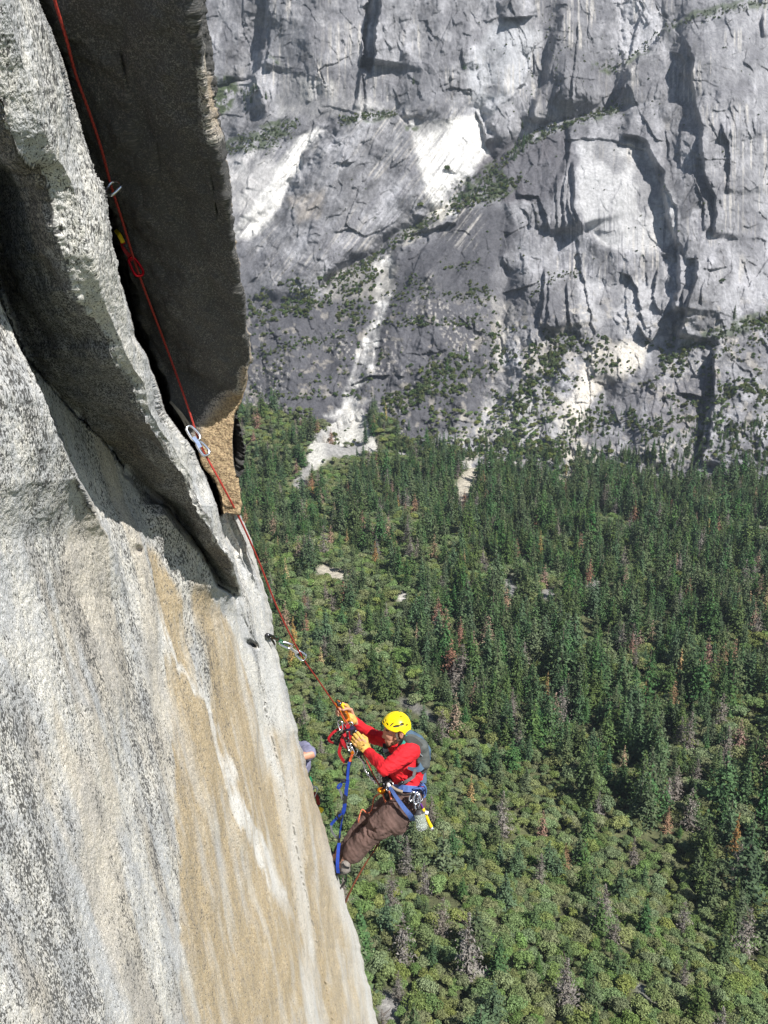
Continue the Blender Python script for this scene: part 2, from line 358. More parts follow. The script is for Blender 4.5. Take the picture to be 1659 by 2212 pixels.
def build_mountain():
    global MT
    U, V = np.meshgrid(MU, MV)
    rng = np.random.RandomState(4)
    W = np.stack([U, V, V*0], -1)
    wU = U+9*fbm(W*.012, 3, 101)+3*fbm(W*.05, 3, 102)+1.2*fbm(W*.16, 2, 104); wV = V+9*fbm(W*.012, 3, 103)+3*fbm(W*.05, 3, 105)
    T = tbase(V+.04*(U-800))+.02*np.abs(U-1000)
    # ---------- big forms
    def mask(poly, soft): return sstep(-soft, soft, sdpoly(wU, wV, poly))
    def plate(poly, pull, soft, gu=0, gv=0, ref=(0, 0)):
        nonlocal T
        m = mask(poly, soft); T = T-m*(pull+gu*(U-ref[0])+gv*(V-ref[1]))
    plate([(-800,-700),(578,-700),(574,-50),(568,60),(556,150),(540,172),(490,190),(420,190),(-800,190)], -55, 5)
    plate([(-800,190),(440,190),(545,172),(560,250),(520,330),(440,350),(-800,350)], -28, 14)
    plate([(574,-700),(578,60),(564,120),(556,165),(575,235),(600,250),(700,235),(778,250),(786,60),(800,-50),(800,-700)], 12, 3, .08, -.05, (680, 0))
    plate([(783,150),(795,60),(805,-700),(1110,-700),(1165,-50),(1150,120),(1120,200),(1050,262),(900,245),(830,250),(800,245),(785,250)], 34, 3, -.02, -.125, (900, 0))
    plate([(796,-700),(797,-40),(793,60),(780,140),(800,150),(818,110),(826,0),(832,-700)], -62, 3)
    plate([(735,262),(800,246),(850,246),(882,285),(895,330),(955,395),(1000,450),(985,490),(900,505),(820,560),(740,620),(640,660),(500,680),(440,660),(500,540),(560,500),(620,420),(660,340),(700,290)], 24, 5, .03, -.06, (750, 300))
    RB = [(2600,-90),(1680,-60),(1640,10),(1560,15),(1430,60),(1370,140),(1330,225),(1240,252),(1145,290),(1100,330),(1060,372),(1015,402),(978,445),(930,480),(880,512),(800,562),(720,610),(640,660),(560,700),(400,720),(-800,740),(-800,1300),(2600,1300)]
    plate(RB, 34, 5)
    sd_ = sdpoly(wU, wV, RB); T = T-46*sstep(0, 240, sd_)*sstep(900, 600, V)
    plate([(1235,255),(1330,228),(1400,235),(1660,190),(2600,150),(2600,760),(1700,700),(1560,730),(1450,760),(1320,740),(1200,720),(1130,640),(1075,560),(1100,440),(1190,420),(1225,330)], 11, 10, 0, -.025, (0, 400))
    plate([(1215,300),(1330,290),(1400,330),(1440,400),(1462,470),(1475,560),(1440,540),(1300,520),(1255,505),(1230,400)], -9, 4)
    plate([(1690,720),(1600,735),(1545,748),(1530,800),(1540,860),(1530,960),(1500,1010),(1500,1200),(2600,1300),(2600,700)], 14, 3)
    plate([(1330,-80),(1335,60),(1360,140),(1420,90),(1440,20),(1440,-90)], -10, 5)
    def ridge(pts, A, sg):
        nonlocal T
        d = np.full(U.shape, 1e9)
        for (x0, y0), (x1, y1) in zip(pts[:-1], pts[1:]):
            L = (x1-x0)**2+(y1-y0)**2; tt = np.clip(((wU-x0)*(x1-x0)+(wV-y0)*(y1-y0))/L, 0, 1); d = np.minimum(d, np.hypot(wU-x0-tt*(x1-x0), wV-y0-tt*(y1-y0)))
        T = T-A*np.exp(-(d/sg)**2)
    for pts, A, sg in [([(765,280),(720,420),(640,620)], 30, 62), ([(880,300),(870,420)], 14, 34), ([(1570,60),(1540,300),(1530,660)], 42, 95), ([(1330,330),(1350,520)], 22, 75), ([(690,-80),(680,180)], 20, 45), ([(960,-80),(930,210)], 28, 60), ([(1100,-60),(1090,180)], 16, 40), ([(1230,0),(1240,200)], 22, 36),
        ([(1330,-60),(1330,225),(1145,292),(1060,372),(870,520),(700,620)], -22, 24), ([(560,60),(500,230),(470,340)], -34, 34), ([(700,290),(600,450),(500,540)], -14, 22), ([(1040,240),(1060,330)], -24, 22), ([(830,560),(800,720),(750,870)], -16, 24), ([(1090,600),(1080,800),(1040,950)], -18, 26), ([(1310,860),(1240,980)], -16, 30),
        ([(650,720),(620,880)], 18, 50), ([(930,620),(940,820)], 22, 55), ([(1180,640),(1170,780)], 18, 45), ([(1430,840),(1420,960)], 24, 55), ([(1610,800),(1620,980)], 20, 50)]: ridge(pts, A, sg)
    # ---------- flake edges; the rock on the given side stands proud and drops its shadow
    def flake(pts, H, L=60, w=0.9, taper=18, dark=None):
        nonlocal T
        xs = [p[0] for p in pts]; ys = [p[1] for p in pts]; m = max(3*L, 20)
        j0, j1 = np.searchsorted(MU, [min(xs)-m, max(xs)+m]); i0, i1 = np.searchsorted(MV, [min(ys)-m, max(ys)+m])
        if i1 <= i0+1 or j1 <= j0+1: return
        u = wU[i0:i1, j0:j1]*.6+U[i0:i1, j0:j1]*.4; v = V[i0:i1, j0:j1]
        best = np.full(u.shape, 1e9); sd = np.zeros(u.shape); arc = np.zeros(u.shape); tot = 0
        for (x0, y0), (x1, y1) in zip(pts[:-1], pts[1:]):
            ln = math.hypot(x1-x0, y1-y0); tx, ty = (x1-x0)/ln, (y1-y0)/ln
            tt = np.clip((u-x0)*tx+(v-y0)*ty, 0, ln); d = np.hypot(u-x0-tt*tx, v-y0-tt*ty)
            s = (u-x0)*ty-(v-y0)*tx; nb = d < best
            best = np.where(nb, d, best); sd = np.where(nb, np.sign(s)*d, sd); arc = np.where(nb, tot+tt, arc); tot += ln
        tp = sstep(0, taper, arc)*sstep(0, taper, tot-arc)
        prof = sstep(-w, w, sd)*np.exp(-np.maximum(sd, 0)/L)
        endd = np.maximum(best-np.abs(sd), 0)
        T[i0:i1, j0:j1] -= H*prof*tp*np.exp(-endd/6)
    B = 2.3
    for pts, H, *ww in [
        (p6((830,750),(920,765),(980,790),(1000,850),(1060,930),(1090,960),(1075,1050),(1085,1150),(1110,1250),(1150,1330),(1150,1450),(1155,1600),(1140,1750)), 12, 5),
        (p6((1110,285),(1190,310),(1210,400),(1240,450)), 5),
        (p6((1200,215),(1245,330),(1232,450),(1245,600),(1275,700),(1292,850),(1302,980),(1355,1080),(1375,1200),(1360,1330)), 12, 5),
        (p6((1385,675),(1440,800),(1445,950),(1440,1090)), 5), (p6((1385,700),(1400,790)), 3),
        (p6((540,680),(555,800),(535,950),(525,1100),(515,1310)), 5), (p6((570,880),(585,1050),(578,1150),(612,1290)), 9, 4), (p6((550,1050),(555,1180),(580,1280)), 4),
        (p6((480,950),(485,1050),(475,1310)), 3.5), (p6((245,1085),(380,1095),(410,1180),(445,1320)), 6), (p6((270,1150),(320,1200),(330,1290)), 3), (p6((330,1100),(370,1190),(380,1300)), 2.5),
        (p6((515,40),(460,200),(432,320),(402,450),(362,560),(335,690)), 14, 11), (p6((372,100),(352,300),(345,430)), 3.5), (p6((600,100),(592,350),(570,600)), 4), (p6((455,490),(500,545),(500,600)), 3.5), (p6((615,330),(600,560)), 2.5),
        (p6((835,430),(800,570)), 5), (p6((1170,700),(1175,950)), 3.5), (p6((1090,700),(1105,900)), 3.5), (p6((940,640),(1040,780),(1090,790)), 3.5), (p6((1250,990),(1300,1130),(1315,1300)), 3), (p6((1310,1000),(1330,1060)), 3),
        (p6((410,1480),(392,1700),(370,1840)), 7), (p6((435,1520),(420,1700),(425,1890)), 4), (p6((540,1560),(528,1700),(552,1840)), 7), (p6((450,1740),(500,1840)), 3), (p6((560,1480),(568,1800)), 2),
        (p6((820,1515),(880,1540),(925,1620),(955,1740)), 6), (p6((1030,1480),(1030,1650),(1085,1775)), 4.5), (p6((960,1500),(1000,1620)), 2.5), (p6((930,1800),(970,1880),(1020,1910)), 4),
        (p6((1250,1400),(1245,1560),(1205,1700),(1165,1890)), 10, 4), (p6((1180,1600),(1190,1800)), 5), (p6((1290,1540),(1280,1720)), 3),
        (p6((1560,640),(1590,780)), 2), (p6((1500,330),(1560,380),(1600,420)), 2.5), (p6((1030,0),(1085,110)), 4), (p6((1640,60),(1630,220)), 7),
        (p7((1350,180),(1345,300),(1350,430),(1315,560),(1290,750),(1285,860)), 10), (p7((930,50),(965,120),(1010,170)), 4), (p7((1075,300),(1090,360)), 5), (p7((1590,180),(1620,240)), 3),
        (p5((890,-120),(885,0),(862,170),(835,340)), 26, 12), (p5((375,0),(345,150),(332,300),(315,370)), 7), (p5((1430,575),(1480,680),(1512,770)), 6), (p5((1355,230),(1370,380)), 3),
        (p5((1300,850),(1300,890),(1345,925)), 3), (p5((840,350),(800,500),(782,590)), 7), (p5((720,860),(760,850)), 4), (p5((870,640),(830,780)), 2), (p5((400,1190),(440,1200)), 4), (p5((905,715),(850,830)), 3),
        (p5((1480,700),(1500,790)), 3), (p5((600,620),(560,760),(510,870),(430,960)), 3)]: flake(pts, H*B, 60, ww[0] if ww else (2.5 if H >= 7 else .9))
    # roofs: rock above stands proud
    for pts, H in [(p6((1190,1445),(1280,1440)), 5), (p6((1280,1495),(1340,1505),(1440,1485)), 4), (p6((150,100),(280,95),(360,85)), 8), (p7((1130,440),(1200,445),(1300,470)), 6), (p7((370,590),(440,575)), 3), (p7((1370,40),(1460,30)), 5),
                   (p5((620,460),(670,450)), 4), (p5((1290,420),(1350,415)), 3), (p5((720,870),(800,850)), 3.5), (p5((1350,480),(1430,500)), 2.5), (p5((680,1240),(770,1200)), 2.5), (p6((160,1640),(300,1600),(380,1570)), 4),
                   ([(752,835),(800,812),(850,810)], 4), ([(850,810),(880,815)], 4), ([(575,733),(620,722)], 3), (p5((1460,590),(1520,600)), 3)]: flake(pts, H*B, 22)
    # many smaller random flakes following each district's grain
    for k in range(620):
        u0 = rng.uniform(440, 1700); v0 = rng.uniform(-40, 1000)
        inR = u0 > 1080; low = v0 > 640
        ang = rng.normal(-.05, .16) if inR or v0 < 240 else rng.normal(.45 if not low else .25, .3)     # slant of the crack from vertical
        ln = rng.uniform(12, 55)*(1.25 if inR else 1); H = rng.uniform(.8, 3.0)*(.6 if (1240 < u0 < 1440 and 290 < v0 < 520) else 1)
        if 860 < u0 < 1050 and 240 < v0 < 440: continue
        if low: H *= 1.1
        pts = [(u0, v0)]; a = ang
        for q in range(4): a += rng.normal(0, .22); pts.append((pts[-1][0]-math.sin(a)*ln/4, pts[-1][1]+math.cos(a)*ln/4))
        if rng.rand() < .12: pts = [(u0, v0), (u0+ln*.3, v0+rng.uniform(-6, 6)), (u0+ln*.7, v0+rng.uniform(-10, 10))]
        flake(pts, H*1.5, rng.uniform(5, 26), .7, 7)
    # ---------- rock texture relief
    WD = np.stack([U+.0*V, V, V*0], -1)
    slant = sstep(1120, 1040, U)*sstep(180, 270, V)*sstep(700, 560, V); slant2 = sstep(560, 700, V)
    Wa = WD; Wb = np.stack([U+.75*V, V, V*0], -1)
    def gr(sc, o, s_):                           # grain that runs upright in some districts, slanting in others
        a = fbm(Wa*np.array(sc), o, s_); b = fbm(Wb*np.array(sc), o, s_+1); c_ = fbm(WD*np.array([sc[0], sc[0]*.8, 1]), o, s_+2)
        return (a*(1-slant)+b*slant)*(1-slant2)+c_*slant2
    rough = 1-.62*np.clip(mask([(1240,300),(1330,295),(1430,400),(1465,540),(1300,525),(1250,500)], 12)+mask([(895,250),(1030,235),(1050,300),(1055,335),(1000,400),(960,430),(900,360)], 8)+mask([(490,400),(690,280),(560,480),(500,530)], 8)+mask([(1080,30),(1160,30),(1120,200),(1040,230),(1040,80)], 10), 0, 1)
    upper = sstep(300, 200, V)
    T = T+rough*(9*gr([.013, .006, 1], 3, 111)+(.06+.35*upper)*gr([.16, .035, 1], 3, 115)+.5*gr([.07, .04, 1], 2, 119)-4*np.abs(gr([.014, .010, 1], 2, 123)))
    lowz = sstep(600, 700, V)
    def facets(su, sv_, seed, tilt): return (facets_(su, sv_, seed, tilt, 0.)*(slant < .5)+facets_(su, sv_, seed, tilt, .62)*(slant >= .5))*np.clip(np.abs(2*slant-1)*1.6, 0, 1)
    def facets_(su, sv_, seed, tilt, sh):
        """angular joint blocks: every cell is its own tilted plane"""
        w_ = WD+0; w_[..., 0] += .001*V+sh*V+3*fbm(WD*.05, 2, seed+5); w_[..., 1] += 5*fbm(WD*.04, 2, seed+6); x = w_[..., 0]/su; y = w_[..., 1]/sv_; ix = np.floor(x).astype(int); iy = np.floor(y).astype(int)
        best = np.full(x.shape, 9.); out = np.zeros(x.shape)
        for dx in (-1, 0, 1):
            for dy in (-1, 0, 1):
                cx = ix+dx; cy = iy+dy; z0 = cx*0
                px = cx+.5+.45*_h(cx, cy, z0, seed); py = cy+.5+.45*_h(cx, cy, z0, seed+1); d_ = (x-px)**2+(y-py)**2; nb = d_ < best
                v_ = _h(cx, cy, z0, seed+2)+tilt*((x-px)*_h(cx, cy, z0, seed+3)+(y-py)*_h(cx, cy, z0, seed+4)); out = np.where(nb, v_, out); best = np.minimum(best, d_)
        return out
    T = T+rough*(3.4*facets(85, 150, 501, 1.5)*(1-lowz*.4)+1.5*facets(26, 50, 521, 1.7)+.45*facets(9, 16, 541, 2.))
    T = T-lowz*(4*np.abs(fbm(WD*np.array([.02, .03, 1]), 3, 131))+.8*fbm(WD*np.array([.06, .08, 1]), 3, 135))
    T = T+.25*rough*np.abs(gr([.35, .12, 1], 2, 137))
    MT = T
    X = P(U, V, T)
    me = mesh_np('mountain', X.reshape(-1, 3), grid_faces(*U.shape), None, True)
    # ---------- natural colour
    base = np.array([.25, .25, .268]); 
    tone = 1+.26*gr([.02, .009, 1], 4, 141)+.10*gr([.12, .02, 1], 4, 145)+.22*fbm(WD*.05, 4, 148)+.14*fbm(WD*.2, 3, 149)
    tone = tone*(1+.20*facets(60, 95, 601, .3)+.13*facets(22, 40, 611, .3)+.08*facets(8, 14, 621, .2))
    col = base[None, None]*tone[..., None]
    def paint(m, c, k=1.):
        nonlocal col
        m = np.clip(m*k, 0, 1)[..., None]; col = col*(1-m)+np.array(c)*m
    vary = np.clip(.75+.5*gr([.12, .02, 1], 3, 151), 0, 1)
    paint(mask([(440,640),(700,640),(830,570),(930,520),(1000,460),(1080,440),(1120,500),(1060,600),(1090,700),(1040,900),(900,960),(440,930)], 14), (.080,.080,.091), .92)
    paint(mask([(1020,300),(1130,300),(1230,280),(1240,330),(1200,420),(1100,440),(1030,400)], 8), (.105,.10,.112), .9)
    paint(mask([(1060,560),(1200,640),(1260,700),(1240,760),(1140,720),(1060,700)], 14), (.13,.13,.142), .6)
    paint(mask([(1230,900),(1330,860),(1450,800),(1500,900),(1500,1040),(1200,1040)], 18)*vary, (.17,.168,.18), .8)
    paint(mask([(1460,0),(1659,0),(1700,300),(1600,560),(1500,420),(1480,200)], 25)*vary, (.20,.20,.215), .6)
    paint(mask([(1170,20),(1320,20),(1330,220),(1180,260),(1150,160)], 14)*vary, (.15,.15,.165), .7)
    paint(mask([(578,0),(610,0),(640,120),(600,170),(570,150)], 10)*vary, (.12,.125,.14), .8)
    paint(mask([(1400,830),(1530,800),(1530,900),(1480,930),(1400,920)], 8), (.17,.165,.18), .7)
    white = (.80,.79,.77)
    paint(mask([(880,262),(930,255),(1025,238),(1042,262),(1050,300),(1060,330),(1030,360),(1000,392),(955,432),(985,470),(930,455),(900,360)], 8)*(.6+.4*vary), white, .95)
    paint(mask([(690,280),(700,290),(660,340),(600,440),(560,500),(500,532),(496,500),(560,420),(610,360),(650,310)], 8)*(.6+.4*vary), white, .9)
    paint(mask([(480,340),(600,320),(600,370),(560,420),(500,480),(480,400)], 8), (.55,.54,.54), .7)
    paint(mask([(1250,300),(1330,300),(1400,340),(1450,420),(1470,520),(1400,545),(1290,520),(1255,480),(1255,380)], 8), (.50,.50,.51), .75*1)
    paint(mask([(1060,45),(1170,60),(1150,140),(1110,215),(1060,250),(1020,235),(1000,150)], 12), (.46,.47,.50), .7)
    paint(mask([(1320,0),(1440,0),(1420,80),(1370,130),(1345,100)], 6), (.47,.47,.50), .8)
    paint(mask([(600,170),(740,170),(830,240),(700,262),(600,250)], 12)*vary, (.55,.54,.52), .55)
    paint(mask([(800,560),(850,545),(842,620),(822,700),(815,800),(760,850),(740,855),(780,740),(795,690),(808,640)], 6)*vary*(.4+.6*sstep(-.4, .3, fbm(WD*.05, 3, 191))), white, .9)
    paint(mask([(745,855),(800,862),(760,885),(700,900)], 8), white, .7)
    paint(mask([(1060,640),(1110,660),(1100,720),(1080,800),(1060,800),(1070,720)], 6)*vary, (.62,.59,.54), .8)
    paint(mask([(1140,730),(1210,740),(1190,800),(1130,830)], 8)*vary, (.50,.46,.40), .7)
    paint(mask([(1290,740),(1400,740),(1385,800),(1290,850),(1250,900),(1215,880),(1240,830)], 10), (.66,.62,.56), .85)
    paint(mask([(1200,850),(1260,880),(1240,960),(1200,900)], 8)*vary, (.60,.56,.50), .7)
    paint(mask([(1250,600),(1420,600),(1440,700),(1380,730),(1250,700)], 12), (.44,.44,.46), .6)
    paint(mask([(1080,800),(1200,840),(1230,930),(1180,1000),(1060,960),(1040,880)], 12)*vary, (.45,.44,.43), .6)
    paint(mask([(620,420),(700,400),(690,470),(640,480)], 8)*vary, (.50,.43,.35), .4)
    paint(mask([(1585,590),(1660,600),(1660,680),(1570,650)], 10), (.42,.42,.45), .6)
    for pp in ([(1180,965),(1255,940),(1330,1000),(1300,1050),(1190,1050)], [(1000,900),(1060,880),(1070,960),(1020,1010),(990,960)], [(1380,960),(1480,950),(1500,1010),(1400,1020)]): paint(mask(pp, 9)*sstep(-.2, .3, fbm(WD*.06, 3, 193)), (.55,.52,.46), .8)
    # talus cone and gullies
    paint(mask([(750,878),(780,882),(800,915),(822,975),(790,975),(740,955),(700,990),(668,1000),(664,975),(700,920)], 3), (.62,.61,.58), .9)
    paint(mask([(940,450),(985,440),(960,480),(900,525),(870,540),(860,530)], 4)*vary, (.66,.63,.56), .8)
    paint(mask([(690,600),(800,560),(860,570),(830,640),(700,650)], 10)*vary, (.40,.38,.34), .5)
    st1 = sstep(.25, .75, gr([.22, .012, 1], 3, 161)); st2 = sstep(.35, .8, gr([.30, .014, 1], 3, 165))
    paint(st1*sstep(430, 600, U)*sstep(-.1, .5, fbm(WD*.012, 2, 181)), (.60,.57,.53), .5)
    paint(st2*(U > 430)*sstep(-.1, .4, fbm(WD*.010, 2, 183)), (.11,.11,.13), .6)
    paint(sstep(.1, .7, fbm(WD*np.array([.016, .012, 1]), 4, 185)), (.13,.13,.145), .6)
    paint(sstep(.45, .9, fbm(WD*.06, 4, 171))*lowz, (.46,.42,.36), .35)
    # green turf and brush on ledges
    gn = sstep(-.3, .2, fbm(WD*.09, 3, 175)+.1)
    for poly, k in [([(440,165),(500,170),(512,200),(500,240),(470,262),(440,262)], .95), ([(590,255),(650,262),(640,275),(560,272)], .8), ([(480,300),(540,290),(600,272),(640,300),(580,330),(500,332),(470,320)], .75),
                    ([(576,118),(600,128),(606,136),(580,138)], .8), ([(1170,282),(1240,252),(1330,228),(1330,240),(1240,268),(1150,300),(1080,345),(1070,350)], .85), ([(1000,398),(1060,350),(1080,352),(1120,405),(1060,440),(970,445)], .75),
                    ([(880,505),(930,462),(935,470),(895,505),(850,515)], .8), ([(735,262),(840,242),(850,250),(740,272)], .7), ([(870,268),(905,275),(900,284),(872,280)], .8), ([(1280,135),(1330,150),(1325,158),(1290,152)], .8), ([(1350,125),(1400,98),(1405,104),(1360,140)], .7),
                    ([(1430,60),(1560,10),(1660,0),(1660,20),(1560,28),(1440,70)], .7), ([(1480,740),(1560,700),(1659,670),(1659,715),(1560,725),(1470,765)], .6)]:
        paint(mask(poly, 5)*gn, (.062,.085,.035), k)
    set_attr(me, 'tint', 'FLOAT_COLOR', np.concatenate([np.clip(col, 0.03, .85), np.ones(U.shape+(1,))], -1).reshape(-1, 4))
    t = NT('mountain_granite'); cc = t.attr('tint', 'Color'); co = t.n('TexCoord').outputs['Object']
    mp = t.n('Mapping'); t.l(co, mp.inputs[0]); mp.inputs['Scale'].default_value = (1, 1, .3)
    nz = t.noise(mp.outputs[0], .22, 5, .65); nz2 = t.noise(co, .9, 3, .6)
    f = t.math('MULTIPLY', t.ramp(nz, .25, .75, .72, 1.25), t.ramp(nz2, .3, .7, .85, 1.13))
    cr = t.n('CombineColor'); [t.l(f, cr.inputs[k]) for k in range(3)]
    c2 = t.mix(1.0, cc, cr.outputs[0], 'MULTIPLY')
    t.l(c2, t.b.inputs['Base Color']); t.b.inputs['Roughness'].default_value = .9; t.b.inputs['Specular IOR Level'].default_value = .15
    t.bump(nz2, .7, 1.6)
    me.materials.append(t.m)
    tagp(attach('mountain', me), 'pale granite mountain wall across the valley', None, None, 'structure')
build_mountain()

# ================================================================== valley ground
def gheight(x, y):
    s = (-33-x)*.56+(402-y)*.83
    slope = .30*np.maximum(s, 0)*sstep(-20, 90, s)
    p = np.stack([x, y, x*0], -1)
    back = np.clip((110-x)/200, 0, 1.1)*46*sstep(840, 1030, y)-10*sstep(60, 200, x)*sstep(800, 950, y)
    return -252+slope+back+sstep(840, 980, y)*15*fbm(p*.014+3, 3, 205)+5*fbm(p*.006, 3, 201)+1.5*fbm(p*.03, 2, 203)
def ground_at(u, v):
    """where the sight line through a picture point meets the ground"""
    r_ = ray(np.asarray(u, float), np.asarray(v, float)); t = np.full(np.shape(u), 300.)
    for _ in range(40):
        g = gheight(t*r_[..., 0], t*r_[..., 1]); t = t*.5+.5*np.clip(g/np.minimum(r_[..., 2], -.02), 50, 1300)
    return t
def build_ground():
    xs = np.concatenate([[-6000, -3000, -1500, -1000], np.arange(-800, 1001, 4.), [1400, 2200, 4000, 6000]]); ys = np.concatenate([[-6000, -2000, -500, -100], np.arange(0, 1160, 4.), [1300, 2000, 6000]])
    X, Y = np.meshgrid(xs, ys); Z = gheight(np.clip(X, -1000, 1200), np.clip(Y, -100, 1200)); Z = np.where(Y > 1200, -160, Z)
    pts = np.stack([X, Y, Z], -1)
    me = mesh_np('ground', pts.reshape(-1, 3), grid_faces(*X.shape)[:, ::-1], None, True)
    u, v, d = uv_of(pts)
    w = np.stack([X, Y, X*0], -1)
    col = np.array([.105, .115, .052])*(1+.3*fbm(w*.05, 3, 211))[..., None]
    for poly, c in BARE:
        m = sstep(-5, 5, sdpoly(u, v, poly)+3*fbm(w*.08, 2, 213))*(d > 50); col = col*(1-m[..., None])+np.array(c)*m[..., None]
    set_attr(me, 'tint', 'FLOAT_COLOR', np.concatenate([np.clip(col, .01, .9), np.ones(X.shape+(1,))], -1).reshape(-1, 4))
    t = NT('forest_soil'); cc = t.attr('tint', 'Color'); co = t.n('TexCoord').outputs['Object']
    nz = t.noise(co, .25, 6, .7); cr = t.n('CombineColor'); [t.l(t.ramp(nz, .3, .7, .7, 1.3), cr.inputs[k]) for k in range(3)]
    t.l(t.mix(1.0, cc, cr.outputs[0], 'MULTIPLY'), t.b.inputs['Base Color']); t.b.inputs['Roughness'].default_value = 1
    t.bump(nz, 1, 2.)
    me.materials.append(t.m)
    tagp(attach('ground', me), 'valley floor of forest soil with pale sandy clearings', None, None, 'structure')
SAND = (.46,.42,.35); ROCKC = (.28,.275,.27)
BARE = [([(680,1226),(705,1215),(740,1232),(782,1234),(760,1247),(735,1260),(710,1245),(682,1242)], SAND), ([(1000,1010),(1040,985),(1050,1000),(1020,1060),(1010,1085),(960,1090),(985,1055)], SAND),
        ([(745,880),(785,885),(820,975),(790,975),(740,960),(700,1000),(660,1030),(665,960)], (.50,.49,.46)), ([(640,1030),(665,1000),(672,1010),(650,1060),(635,1050)], ROCKC), ([(700,955),(790,960),(780,985),(700,990)], ROCKC),
        ([(1090,1250),(1110,1240),(1130,1290),(1092,1290)], ROCKC), ([(1170,1275),(1200,1268),(1205,1290),(1175,1298)], ROCKC), ([(1262,1252),(1290,1240),(1300,1285),(1270,1290)], ROCKC), ([(1205,1020),(1240,1018),(1225,1050),(1200,1060)], SAND), ([(1620,1140),(1650,1130),(1659,1160),(1630,1168)], ROCKC), ([(865,1280),(880,1280),(880,1298),(865,1298)], (.6,.58,.55)),
        ([(1115,1575),(1150,1580),(1165,1605),(1130,1600)], ROCKC), ([(850,1512),(885,1508),(925,1535),(940,1562),(900,1540)], (.17,.165,.16)), ([(1025,2090),(1060,2085),(1090,2120),(1040,2110)], (.5,.48,.44)), ([(800,2120),(860,2150),(880,2212),(810,2212)], (.34,.33,.32)), ([(1370,2120),(1400,2130),(1400,2170),(1380,2160)], ROCKC)]
build_ground()
# ================================================================== trees
def leaf_mat(name, c_lo, c_hi, hue=.5, rough=.75, trans=.0):
    t = NT(name); oi = t.n('ObjectInfo'); co = t.n('TexCoord').outputs['Object']
    nz = t.noise(co, 9, 3, .6)
    c = t.mix(t.ramp(nz, .3, .7), c_lo, c_hi)
    hs = t.n('HueSaturation'); t.l(c, hs.inputs['Color'])
    t.l(t.ramp(oi.outputs['Random'], 0, 1, .5-.035*hue*2, .5+.03*hue*2), hs.inputs['Hue'])
    r2 = t.math('FRACT', t.math('MULTIPLY', oi.outputs['Random'], 17.31)); r3 = t.math('FRACT', t.math('MULTIPLY', oi.outputs['Random'], 41.7))
    t.l(t.math('MULTIPLY_ADD', r2, .50, .80), hs.inputs['Value']); t.l(t.math('MULTIPLY_ADD', r3, .45, .75), hs.inputs['Saturation'])
    t.l(hs.outputs[0], t.b.inputs['Base Color']); t.b.inputs['Roughness'].default_value = rough; t.b.inputs['Specular IOR Level'].default_value = .25
    return t.m
L_CON = leaf_mat('conifer_needles', (.040,.078,.032), (.098,.155,.058)); L_OAK = leaf_mat('oak_leaves', (.105,.145,.052), (.225,.285,.115)); L_BUSH = leaf_mat('brush_leaves', (.05,.08,.028), (.12,.15,.055))
L_GREY = leaf_mat('bare_grey_twigs', (.13,.115,.10), (.25,.225,.20), .1); L_BROWN = leaf_mat('dead_brown_needles', (.20,.125,.085), (.36,.235,.165), .25); L_TAN = leaf_mat('dead_tan_needles', (.27,.19,.08), (.44,.32,.16), .3)
BARK = M('bark', (.13,.10,.08), .9, var=.3, scale=4)
def quads(c, n, s, rng, up=.0, stretch=1.):
    """small leaf clump faces centred at c with normals about n"""
    k = len(c); a = rng.normal(size=(k, 3)); n = n+.75*rng.normal(size=(k, 3)); n /= np.linalg.norm(n, axis=1)[:, None]+1e-9
    t1 = np.cross(n, a); t1 /= np.linalg.norm(t1, axis=1)[:, None]+1e-9; t2 = np.cross(n, t1)
    s = np.asarray(s)*np.ones(k); s = s[:, None]
    v = np.stack([c-t1*s*stretch, c-t2*s*.8, c+t1*s*stretch, c+t2*s*.8], 1)
    return v.reshape(-1, 3), np.arange(4*k).reshape(k, 4)
def crown_conifer(seed, n=26, w=.15, dens=1., sz=1., bare=False):
    rng = np.random.RandomState(seed); cs = []; ns = []; ss = []
    for i in range(n):
        z = .10+.89*(i+rng.rand()*.7)/n; Rr = w*(1-z)**.75*(1.12-.25*(z < .2))*(.8+.4*rng.rand())
        nb = int((9 if z < .7 else 6)*dens)
        for b in range(nb):
            if rng.rand() < .10+(.35 if bare else 0): continue
            a = rng.rand()*6.283; L = Rr*(.65+.55*rng.rand()); m = 4 if z < .75 else 2
            for q in range(m):
                f = (q+1)/m; r_ = L*f
                cs.append([math.cos(a+rng.normal()*.12)*r_, math.sin(a+rng.normal()*.12)*r_, z-(.35*r_ if not bare else .1*r_)+rng.normal()*.004+.01*(1-f)])
                ns.append([math.cos(a)*.6, math.sin(a)*.6, .8]); ss.append((.021 if not bare else .010)*sz*(1.25-.5*f)*(.7+.6*rng.rand())*(.5+.6*(1-z)))
    cs.append([0, 0, .985]); ns.append([0, 0, 1]); ss.append(.012)
    return quads(np.array(cs), np.array(ns, float), np.array(ss), rng, stretch=1.5 if not bare else 2.6)
def crown_oak(seed, lobes=9, per=210, squash=.75, s0=.036):
    rng = np.random.RandomState(seed); cs = []; ns = []
    for k in range(lobes):
        a = rng.rand()*6.283; r_ = .30*math.sqrt(rng.rand()); z = .42+.38*rng.rand()*(1-r_*1.4)+.0; lr = .11+.17*rng.rand()
        if k == 0: r_ = .05; z = .66; lr = .24
        c0 = np.array([math.cos(a)*r_, math.sin(a)*r_, z])
        d = rng.normal(size=(per, 3)); d /= np.linalg.norm(d, axis=1)[:, None]; d[:, 2] = np.where(d[:, 2] < -.35, -d[:, 2], d[:, 2])
        rr = lr*(.72+.36*rng.rand(per))[:, None]
        cs.append(c0+d*rr*np.array([1, 1, squash])); ns.append(d)
    return quads(np.concatenate(cs), np.concatenate(ns), s0*(.5+.75*rng.rand(per*lobes)), rng)
